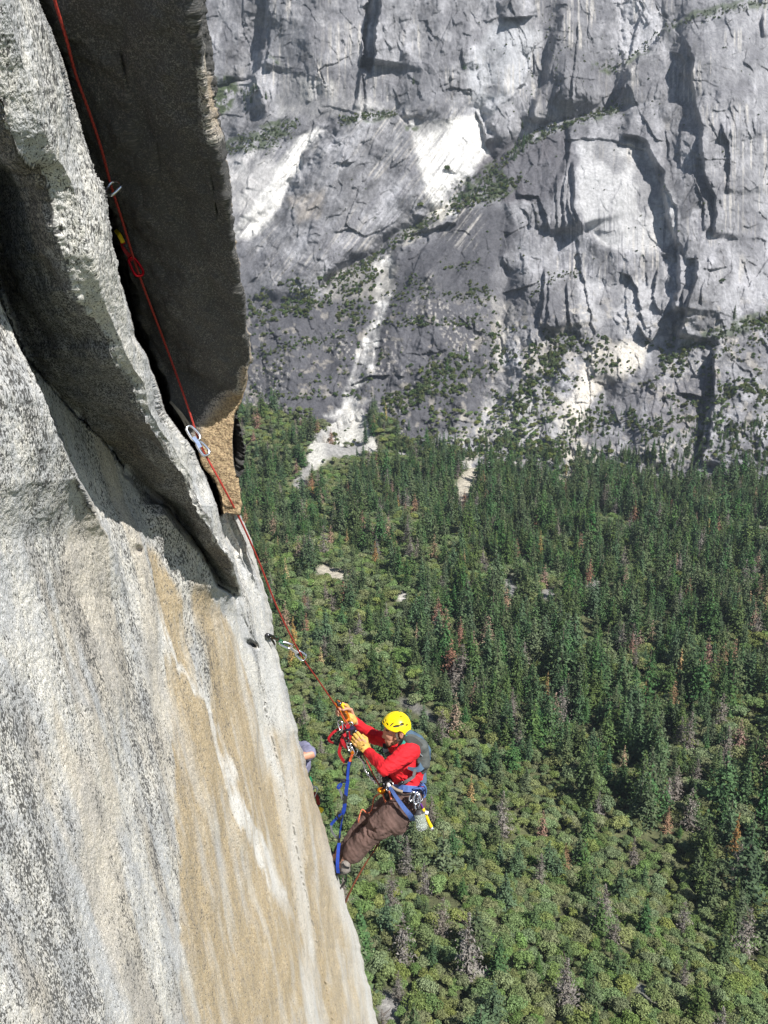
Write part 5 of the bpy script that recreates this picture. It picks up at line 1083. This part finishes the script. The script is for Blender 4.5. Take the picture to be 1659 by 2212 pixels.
RPp = [D3(u, v, near(u, v, d)) for u, v, d in RP]+[Z(480, 292, -.02), Z(540, 380, -.03), Z(600, 470, -.04), Z(640, 545, -.03), Z(690, 660, -.03), Z(740, 760, -.03), Z(800, 880, -.03), Z(858, 985, -.03)]
o = rope('climbing_rope', RPp, .0043, ROPE, None, (0, 0, 0), 10, 12); tagp(o, 'taut red climbing rope running from the top down to the climber', 'rope')
# rope below the belay device, slack loops, and the two strands that fall to the ledge below
r1 = rope('slack_rope', [Z(870, 1050, -.02), Z(835, 1062, 0), Z(805, 1095, .02), Z(797, 1150, .04), Z(782, 1205, .05), Z(745, 1220, .05), Z(705, 1190, .04), Z(684, 1232, .04), Z(670, 1300, .05), Z(672, 1345, .12), Z(690, 1400, .2)], .0048, ROPEO)
tagp(r1, 'slack orange rope looping in front of the climber\'s thighs', 'rope')
r2 = rope('hanging_rope', [Z(900, 1180, .1), Z(880, 1400, .24), Z(822, 1525, .2), Z(720, 1690, .2), Z(630, 1850, .2), Z(575, 1950, .22), Z(545, 2030, .3), Z(520, 2120, .4)], .0048, ROPED)
tagp(r2, 'dark brown rope strand below the climber, the lower of the pair', 'rope')
r5 = rope('hanging_rope', [Z(870, 1440, .24), Z(838, 1512, .16), Z(745, 1645, .16), Z(652, 1800, .18), Z(592, 1930, .2), Z(552, 2025, .25), Z(530, 2110, .35)], .0045, ROPED); tagp(r5, 'dark rope strand hanging below the thigh, the upper of the pair')
r5['category'] = 'rope'
r3 = rope('tether_rope', [Z(882, 1045, -.06), Z(900, 1100, -.08), Z(918, 1150, -.11), Z(930, 1195, -.15), Z(938, 1225, -.19)], .0062, ROPEO); tagp(r3, 'thick orange rope end lying on the climber\'s thigh', 'rope')
r4 = rope('tether_rope', [Z(938, 1030, -.10), Z(955, 1080, -.12), Z(968, 1138, -.13)], .0062, ROPEO); tagp(r4, 'short orange and white rope stub beside the blue leg strap', 'rope')
# ---- protection placed in the crack
OQ = D3(205, 330, free(205, 330, 2.8, .0)); q = thing('wall_sling', 'grey webbing sling hanging from the crack with the topmost silver carabiner', 'sling', OQ)
W_ = [D3(u, v, free(u, v, 9, .015)) for u, v in ((181,222), (186,260), (197,300), (212,345), (228,385), (238,425))]
geo('webbing', [ribbon_geo(smooth_path(W_, 6), .018, .003)], SLT, q, OQ)
def pro_biner(name, label, u, v, d, an, L, mat, gate=SIL, tilt=.5, W=.62, r=.0052, parent=None, origin=None):
    c = D3(u, v, free(u, v, d, .10)); along = dirc(math.cos(R(an)), math.sin(R(an)), .25); nr = dirc(.5*math.sin(R(an)), -.5*math.cos(R(an)), tilt)
    if parent is None: t = thing(name, label, 'carabiner', c); carabiner(t, c, along, nr, L, mat, c, gate, W, r); return t
    carabiner(parent, c, along, nr, L, mat, origin, gate, W, r)
pro_biner('', '', 244, 407, 2.95, 62, .055, SIL, tilt=1.6, parent=q, origin=OQ, W=.8)
OR = D3(285, 560, free(285, 560, 3.1, .0)); q = thing('quickdraw', 'red quickdraw with a yellow end and red carabiner in the shaded crack', 'quickdraw', OR)
geo('cam_lobe', [ribbon_geo(smooth_path([D3(u, v, free(u, v, 9, .02)) for u, v in ((250,498), (258,508), (266,524))], 5),   .014, .006)], YELW, q, OR)
geo('sling', [ribbon_geo(smooth_path([D3(u, v, free(u, v, 9, .02)) for u, v in ((265,522), (268,534), (277,548), (287,562))], 5), .018, .004)], REDW, q, OR)
pro_biner('', '', 293, 576, 3.1, -58, .066, REDA, SIL, .9, .55, .0050, q, OR)
OT = D3(400, 915, free(400, 915, 3.3, 0)); q = thing('quickdraw', 'pale looped sling with two silver carabiners below the overhanging block', 'quickdraw', OT)
for dx in (0, 8): geo('sling', [ribbon_geo(smooth_path([D3(u+dx*(v-870)/50, v, free(u, v, 9, .03)) for u, v in ((368,868), (378,880), (392,900), (404,924))], 5), .009, .003)], SLT, q, OT)
pro_biner('', '', 417, 936, 3.40, -50, .066, SIL, SIL, .7, .62, .0058, q, OT)
geo('dogbone', [ribbon_geo(smooth_path([D3(418, 944, 3.36), D3(427, 956, 3.37), D3(433, 966, 3.38)], 4), .014, .004)], M('pale_blue_webbing', (.35,.45,.70), .6), q, OT)
pro_biner('', '', 438, 969, 3.44, -50, .062, SIL, SIL, .7, .62, .0058, q, OT)
OU = D3(600, 1384, 4.4); q = thing('quickdraw', 'silver quickdraw with green cord stretched out from the cliff edge', 'quickdraw', OU)
geo('stem', [tube_geo(smooth_path([D3(583, 1374, free(583, 1374, 4.2, -.03)), D3(592, 1378, 4.22), D3(601, 1381, 4.3)], 4), .009, 8)], CHAR, q, OU)
for dv in (-3, 3): geo('cord', [tube_geo(smooth_path([D3(596, 1378+dv*.6, 4.26), D3(612, 1389+dv, 4.38)], 3), .0030, 6)], GREENC, q, OU)
carabiner(q, D3(618, 1393, 4.42), dirc(.9, -.35, .3), dirc(.3, .5, 1), .070, SIL, OU, SIL, .5, .0055)
geo('dogbone', [ribbon_geo(smooth_path([D3(625, 1399, 4.48), D3(634, 1405, 4.55), D3(643, 1411, 4.61)], 4), .014, .004)], WHT, q, OU)
carabiner(q, D3(650, 1416, 4.66), dirc(.75, -.6, .3), dirc(-.3, .3, 1), .066, SIL, OU, SIL, .62, .0055)
hb_ = thing('piton', 'dark metal piton driven in the crack at the cliff edge', 'piton', D3(584, 1376, 4.2)); geo('blade', [tube_geo(smooth_path([D3(577, 1372, free(577, 1372, 4.1, .02)), D3(588, 1376, free(588, 1376, 4.15, .0))], 3), .012, 6)], CHAR, hb_, D3(584, 1376, 4.2)); geo('eye', [tube_geo(smooth_path([D3(583, 1377, 4.1), D3(590, 1386, 4.13), D3(593, 1392, 4.16)], 4), .006, 6)], CHAR, hb_, D3(584, 1376, 4.2))
# ---- ascenders
def ascender(label, top, bot, side, matH, matB, nrm, k=1.):
    top, bot = np.array(top), np.array(bot); o_ = (top+bot)/2; t = thing('ascender', label, 'ascender', o_); a = top-bot; L = np.linalg.norm(a); a /= L; s = np.array(side); s = s-a*(s @ a); s /= np.linalg.norm(s); n = np.cross(a, s)
    pth = smooth_path([bot+a*q_*L+s*w*k for q_, w in ((.0, .0), (0, .045), (.10, .062), (.40, .060), (.62, .052), (.74, .03), (.74, .004), (.4, -.004), (.1, -.004))], 5, True)
    geo('handle', [ribbon_geo(pth, .024*k, .010, None, True)], matH, t, o_)
    geo('shell', [ribbon_geo(smooth_path([bot+a*L*.72+s*.01, bot+a*L*.86+s*.008, top+s*.004], 4), [.045, .046, .048, .046, .044, .042, .038, .032, .026], .022)], matB, t, o_)
    geo('cam', [tube_geo(np.array([bot+a*L*.82+s*.02-n*.018, bot+a*L*.82+s*.02+n*.018]), .015, 10)], CHAR, t, o_)
    geo('trigger', [tube_geo(smooth_path([bot+a*L*.80+s*.03, bot+a*L*.74+s*.042, bot+a*L*.64+s*.046], 4), .0055, 6)], YELW if matH is not BLK else CHAR, t, o_); return t
ascender('black ascender gripped by the fully gloved yellow hand', Z(612, 462, -.045), Z(640, 700, -.045), dirc(1, .1, 0), BLK, BLK, fw)
ascender('orange and black ascender gripped by the upper bare fingered hand', Z(468, 240, .012), Z(556, 410, .022), dirc(1, .5, .3), ORG, ORG, fw, .55)
t = thing('locking_pin', 'black and yellow release catch above the upper hand', 'catch', Z(490, 250, -.03)); geo('lever', [tube_geo(smooth_path([Z(472, 236, -.03), Z(488, 252, -.035), Z(497, 280, -.035)], 4), .010, 7)], BLK, t, Z(490, 250, -.03)); geo('catch_knob', [tube_geo(np.array([Z(520, 262, -.045), Z(534, 272, -.045)]), .012, 8), tube_geo(smooth_path([Z(530, 275, -.05), Z(543, 303, -.05)], 3), .006, 6)], YELW, t, Z(490, 250, -.03))
# ---- webbing
def strap(name, label, cat, segs, origin, closed=False):
    t = thing(name, label, cat, origin)
    for nm, pts, w, mat, *tw in segs: geo(nm, [ribbon_geo(smooth_path(pts, 7), w, .0025, None, False, tw[0] if tw else 0.)], mat, t, origin)
    return t
strap('daisy_chain', 'red webbing loops bunched between the two ascenders', 'sling', [
    ('webbing_loop', [Z(592, 438, -.0), Z(545, 450, .0), Z(490, 482, 0), Z(440, 520, 0), Z(408, 565, 0), Z(420, 592, 0), Z(450, 603, .0)], .017, REDW, .5), ('webbing_tail', [Z(450, 603, .0), Z(485, 598, .0), Z(512, 560, -.01), Z(540, 500, -.01), Z(560, 450, -.01)], .014, BLK, .6),
    ('webbing_strip', [Z(560, 430, -.02), Z(548, 500, -.03), Z(527, 570, -.03), Z(510, 640, -.03), Z(502, 690, -.03), Z(520, 735, -.03), Z(552, 778, -.03)], .022, REDW, .3), ('webbing_loop', [Z(572, 440, -.04), Z(585, 490, -.05), Z(602, 545, -.05), Z(596, 580, -.05), Z(570, 560, -.05), Z(545, 520, -.05)], .024, REDW, .2),
    ('webbing_loop', [Z(527, 570, -.04), Z(540, 612, -.05), Z(565, 640, -.05), Z(592, 642, -.05)], .024, REDW, .2), ('webbing_tail', [Z(552, 778, -.03), Z(575, 750, -.04), Z(592, 730, -.05)], .02, BLK, 0.)], Z(540, 560, 0))
strap('aid_ladder', 'blue and black webbing ladder with step loops reaching the climber\'s shoe', 'ladder', [
    ('step_band', [Z(600, 760, -.05), Z(586, 800, -.05), Z(576, 850, -.05), Z(566, 900, -.05)], .026, BLK), ('webbing', [Z(590, 770, -.06), Z(580, 830, -.06), Z(576, 900, -.06), Z(572, 930, -.06)], .018, BLUE), ('webbing', [Z(578, 925, -.055), Z(566, 1000, -.055), Z(560, 1070, -.055)], .024, BLUE, .3),
    ('step_band', [Z(559, 1060, -.055), Z(554, 1100, -.055), Z(548, 1140, -.055)], .025, BLK), ('webbing', [Z(550, 1135, -.055), Z(545, 1180, -.055), Z(532, 1225, -.055)], .027, BLUE, .4), ('webbing', [Z(534, 1220, -.055), Z(522, 1300, -.055), Z(508, 1380, -.05), Z(500, 1440, -.05)], .012, BLUE, .8), ('step_band', [Z(506, 1400, -.05), Z(500, 1445, -.05), Z(495, 1490, -.05)], .018, BLK),
    ('step_loop', [Z(572, 800, -.05), Z(540, 800, -.05), Z(528, 830, -.05), Z(540, 862, -.05), Z(565, 878, -.05)], .011, BLK, .9), ('step_loop', [Z(572, 945, -.05), Z(545, 928, -.05), Z(518, 932, -.05), Z(535, 948, -.05), Z(570, 948, -.05)], .013, BLK, .2), ('side_loop', [Z(545, 945, -.05), Z(515, 960, -.04), Z(488, 985, -.04), Z(492, 1005, -.04), Z(515, 985, -.04), Z(522, 962, -.04)], .012, BLUE, .4),
    ('side_loop', [Z(500, 1010, -.04), Z(515, 1040, -.04), Z(525, 1075, -.04), Z(533, 1110, -.04)], .017, GREYW, .2), ('side_loop', [Z(525, 1215, -.05), Z(480, 1265, -.04), Z(440, 1310, -.03), Z(428, 1330, -.03)], .018, BLUE, .3), ('side_loop', [Z(428, 1328, -.03), Z(436, 1380, -.03), Z(460, 1420, -.03), Z(492, 1450, -.03)], .014, GREYW, .3),
    ('step_loop', [Z(522, 1212, -.06), Z(494, 1218, -.06), Z(484, 1245, -.06), Z(500, 1275, -.06), Z(525, 1270, -.06), Z(532, 1240, -.06)], .014, BLK, .5), ('foot_loop', [Z(500, 1485, -.06), Z(492, 1560, -.10), Z(487, 1640, -.13), Z(486, 1700, -.14), Z(492, 1750, -.13)], .022, BLUE, .15), ('foot_loop', [Z(496, 1485, -.03), Z(470, 1530, .0), Z(455, 1580, .04), Z(458, 1640, .09), Z(470, 1700, .10)], .014, BLK, .4)], Z(540, 1200, -.05))
t4 = strap('step_strap', 'black webbing loop dangling under the climber\'s shoe', 'strap', [('webbing', [Z(540, 1755, -.06), Z(562, 1775, -.05), Z(560, 1810, -.04), Z(542, 1845, -.03), Z(520, 1870, -.02), Z(512, 1890, -.0)], .012, BLK, .8)], Z(545, 1810, -.05))
strap('orange_sling', 'orange knotted sling joining the ladder to the silver carabiners', 'sling', [('webbing', [Z(618, 690, -.07), Z(612, 715, -.07), Z(600, 745, -.06), Z(597, 768, -.06)], .016, ROPEO), ('knot', [Z(602, 688, -.075), Z(622, 686, -.08), Z(632, 695, -.075)], .020, ORG)], Z(612, 715, -.07))
strap('black_tether', 'black webbing tether stretching from the tie in point up to the ascender', 'sling', [('webbing', [Z(600, 455, -.05), Z(625, 470, -.06), Z(600, 482, -.06), Z(565, 490, -.05)], .016, M('navy_webbing', (.03,.02,.07), .7)), ('webbing', [Z(645, 668, -.03), Z(690, 730, -.03), Z(735, 790, -.03)], .010, BLK, .5), ('webbing', [Z(835, 830, -.03), Z(870, 868, -.03), Z(905, 905, -.03), Z(960, 950, -.06), Z(1000, 1000, -.10)], .014, BLK, .3)], Z(640, 600, -.05))
# ---- free carabiners between the hands
for x, y, dd, an, L, m, lab in [(513, 452, -.03, 105, .068, SIL, 'rosy silver carabiner hanging below the upper hand'), (545, 470, .0, 85, .062, SIL, 'silver carabiner behind the red webbing near the rope'), (577, 592, -.06, 115, .062, CHAR, 'dark carabiner hanging in the red webbing loops'), (592, 640, -.07, 110, .056, SIL, 'bright carabiner just above the orange knot'), (612, 668, -.07, 130, .056, SIL, 'silver carabiner tangled with another directly at the orange knot'), (645, 672, -.05, 80, .056, SIL, 'silver carabiner under the gloved hand'), (560, 540, -.05, 100, .075, CHAR, 'long grey carabiner crossing the red webbing strip'), (590, 446, -.03, 30, .05, SIL, 'small carabiner at the wrist of the upper hand'), (885, 1000, -.06, 110, .07, CHAR, 'black carabiner at the climber\'s tie in point'), (945, 985, -.09, 60, .06, SIL, 'small silver carabiner on the harness front')]:
    biner('carabiner', lab, 'carabiner', Z(x, y, dd), dirc(math.cos(R(an)), math.sin(R(an)), .15), dirc(.45, .3, .8), L, m, None, r=.0048)
# ---- chain of small silver links
OCn = Z(730, 820, -.04); ch = thing('link_chain', 'silver chain of small links slanting from the glove to the waist', 'chain', OCn); cp = smooth_path([Z(650, 700, -.04), Z(690, 745, -.04), Z(718, 785, -.04), Z(728, 840, -.04), Z(760, 888, -.04), Z(800, 940, -.04)], 6)
for k in range(0, len(cp)-2, 2):
    a = cp[k+2]-cp[k]; L = np.linalg.norm(a)*1.25; a /= np.linalg.norm(a); n_ = np.cross(a, fw if (k//2) % 2 else rt+.3*fw); n_ /= np.linalg.norm(n_); c = (cp[k]+cp[k+2])/2
    geo('link', [tube_geo(smooth_path([c+a*L*.5*math.cos(q)+n_*L*.28*math.sin(q) for q in np.linspace(0, 2*math.pi, 9)[:-1]], 3, True), .0032, 6, True)], SIL, ch, OCn)
for k, (x0, y0, x1, y1) in enumerate([(828, 820, 858, 858), (800, 935, 815, 965)]): tagp(geo('wire_loop', [tube_geo(smooth_path([Z(x0, y0, -.04), Z((x0+x1)/2+8, (y0+y1)/2-6, -.05), Z(x1, y1, -.05)], 5), .006, 6)], SIL, None), ['bright bit of hardware hanging under the climber\'s elbow', 'small bright wire loop at the lower end of the chain'][k], 'hardware')
# ---- belay device
OG = Z(873, 1025, -.07); g_ = thing('belay_device', 'orange belay device hanging at the climber\'s waist', 'belay device', OG)
blob('body', [cap(Z(858, 1020, -.07), Z(888, 1024, -.07), .019, .019), cap(Z(873, 1015, -.07), Z(873, 1040, -.07), .016, .014)], ORG, .003, 2, None, g_, OG); geo('rivet', [tube_geo(np.array([Z(862, 1030, -.10), Z(862, 1030, -.085)]), .006, 10)], YELW, g_, OG); geo('handle', [tube_geo(smooth_path([Z(873, 1010, -.08), Z(900, 1000, -.09)], 4), .005, 6)], BLK, g_, OG)
# ---- second climber, mostly hidden behind the cliff edge
O2 = Z(142, 800, 1.1); p2 = thing('person', 'partner in lavender grey shirt almost hidden behind the cliff edge', 'person', O2); k2 = dict(parent=p2, origin=O2)
def Y(x, y, dd=0.): return Z(x-10, y, 1.1+dd)
body2 = [ell(Y(28, 640), .085, .11, .075), cap(Y(40, 680), Y(95, 730), .06, .065), ell(Y(120, 790), .11, .16, .16), cap(Y(185, 690, -.12), Y(262, 700, -.22), .045, .040), cap(Y(262, 700, -.22), Y(130, 740, -.28), .038, .028), cap(Y(150, 700, .15), Y(130, 620, .3), .05, .04), cap(Y(110, 950, -.09), Y(190, 1130, -.1), .09, .06), cap(Y(190, 1130, -.1), Y(150, 1400, .0), .06, .04), cap(Y(110, 950, .09), Y(180, 1150, .1), .09, .06), cap(Y(180, 1150, .1), Y(170, 1420, .1), .06, .04)]+sum(hand_prims(Y(130, 740, -.28), dirc(-.8, .6, 0), dirc(.6, .8, 0), -fw, (50, 70, 50)), [])
blob('body', body2, SKIN, .008, 3, None, **k2)
blob('shirt', [ell(Y(125, 770), .13, .17, .175), cap(Y(170, 690, -.12), Y(240, 692, -.20), .075, .062), cap(Y(240, 692, -.20), Y(256, 698, -.215), .058, .046), cap(Y(200, 650, -.1), Y(200, 720, -.15), .06, .06), cap(Y(150, 690, .13), Y(140, 640, .25), .065, .055), cap(Y(150, 690, -.1), Y(130, 700, .1), .085, .085)], LIV, .008, 4, disp_fn(.004, 14), **k2)
blob('trousers', [ell(Y(110, 950), .12, .12, .16), cap(Y(110, 970, -.09), Y(170, 1130, -.1), .095, .075), cap(Y(180, 1130, -.1), Y(160, 1330, 0), .07, .055), cap(Y(110, 970, .09), Y(170, 1150, .1), .095, .075), cap(Y(170, 1150, .1), Y(165, 1350, .1), .07, .055)], M('dark_trousers', (.04,.045,.06), .9), .009, 3, disp_fn(.005, 14), **k2)
blob('helmet', [ell(Y(30, 600), .11, .10, .10)], M('white_shell', (.6,.6,.6), .4), .006, 2, None, **k2)
blob('shoe', [cap(Y(150, 1420, 0), Y(110, 1440, -.1), .04, .035)], SHOE, .008, 2, None, **k2); blob('shoe', [cap(Y(170, 1440, .1), Y(140, 1460, .0), .04, .035)], SHOE, .008, 2, None, **k2)
blob('rucksack_hem', [cap(Y(205, 730, -.2), Y(225, 762, -.2), .03, .02)], M('navy_cloth', (.03,.04,.10), .8), .006, 2, None, **k2)
strap('gear_sling', 'green and blue gear sling peeking out from behind the cliff edge', 'sling', [('webbing', [Y(255, 900, -.2), Y(268, 940, -.2), Y(275, 975, -.2)], .012, GREENC, .3), ('webbing', [Y(270, 970, -.2), Y(278, 1000, -.2), Y(290, 1015, -.2)], .02, LBLUE, .3), ('webbing', [Y(285, 1040, -.2), Y(310, 1070, -.2), Y(322, 1110, -.2), Y(328, 1150, -.2)], .03, M('dull_red_webbing', (.25,.03,.02), .8), .2)], Y(285, 1000, -.2))
biner('carabiner', 'silver carabiner with the gear sling behind the cliff edge', 'carabiner', Y(290, 1035, -.22), dirc(.2, 1, 0), fw+.3*rt, .08, SIL)
blob('haul_pulley', [cap(Y(330, 1188, -.2), Y(358, 1192, -.2), .022, .016), cap(Y(340, 1200, -.2), Y(352, 1210, -.2), .014, .012)], YELW, .004, 2); tagp(bpy.data.objects['haul_pulley'], 'yellow gear item showing past the cliff edge below the partner', 'pulley')
# ================================================================== air
def haze():
    x0, x1, y0, y1, z0, z1 = -6100, 6100, -6100, 6100, -300, 780
    V_ = [(x, y, z) for x in (x0, x1) for y in (y0, y1) for z in (z0, z1)]
    F_ = [(0, 1, 3, 2), (4, 6, 7, 5), (0, 4, 5, 1), (2, 3, 7, 6), (0, 2, 6, 4), (1, 5, 7, 3)]
    me = bpy.data.meshes.new('haze'); me.from_pydata(V_, [], F_); me.update()
    m = bpy.data.materials.new('valley_air'); m.use_nodes = True; n = m.node_tree; n.nodes.clear(); o = n.nodes.new('ShaderNodeOutputMaterial'); v = n.nodes.new('ShaderNodeVolumePrincipled')
    v.inputs['Color'].default_value = (.72, .84, 1, 1); v.inputs['Density'].default_value = .00007; v.inputs['Anisotropy'].default_value = .2
    n.links.new(v.outputs[0], o.inputs['Volume']); me.materials.append(m); tagp(attach('haze', me), 'thin blue air filling the valley', None, None, 'stuff')
haze()
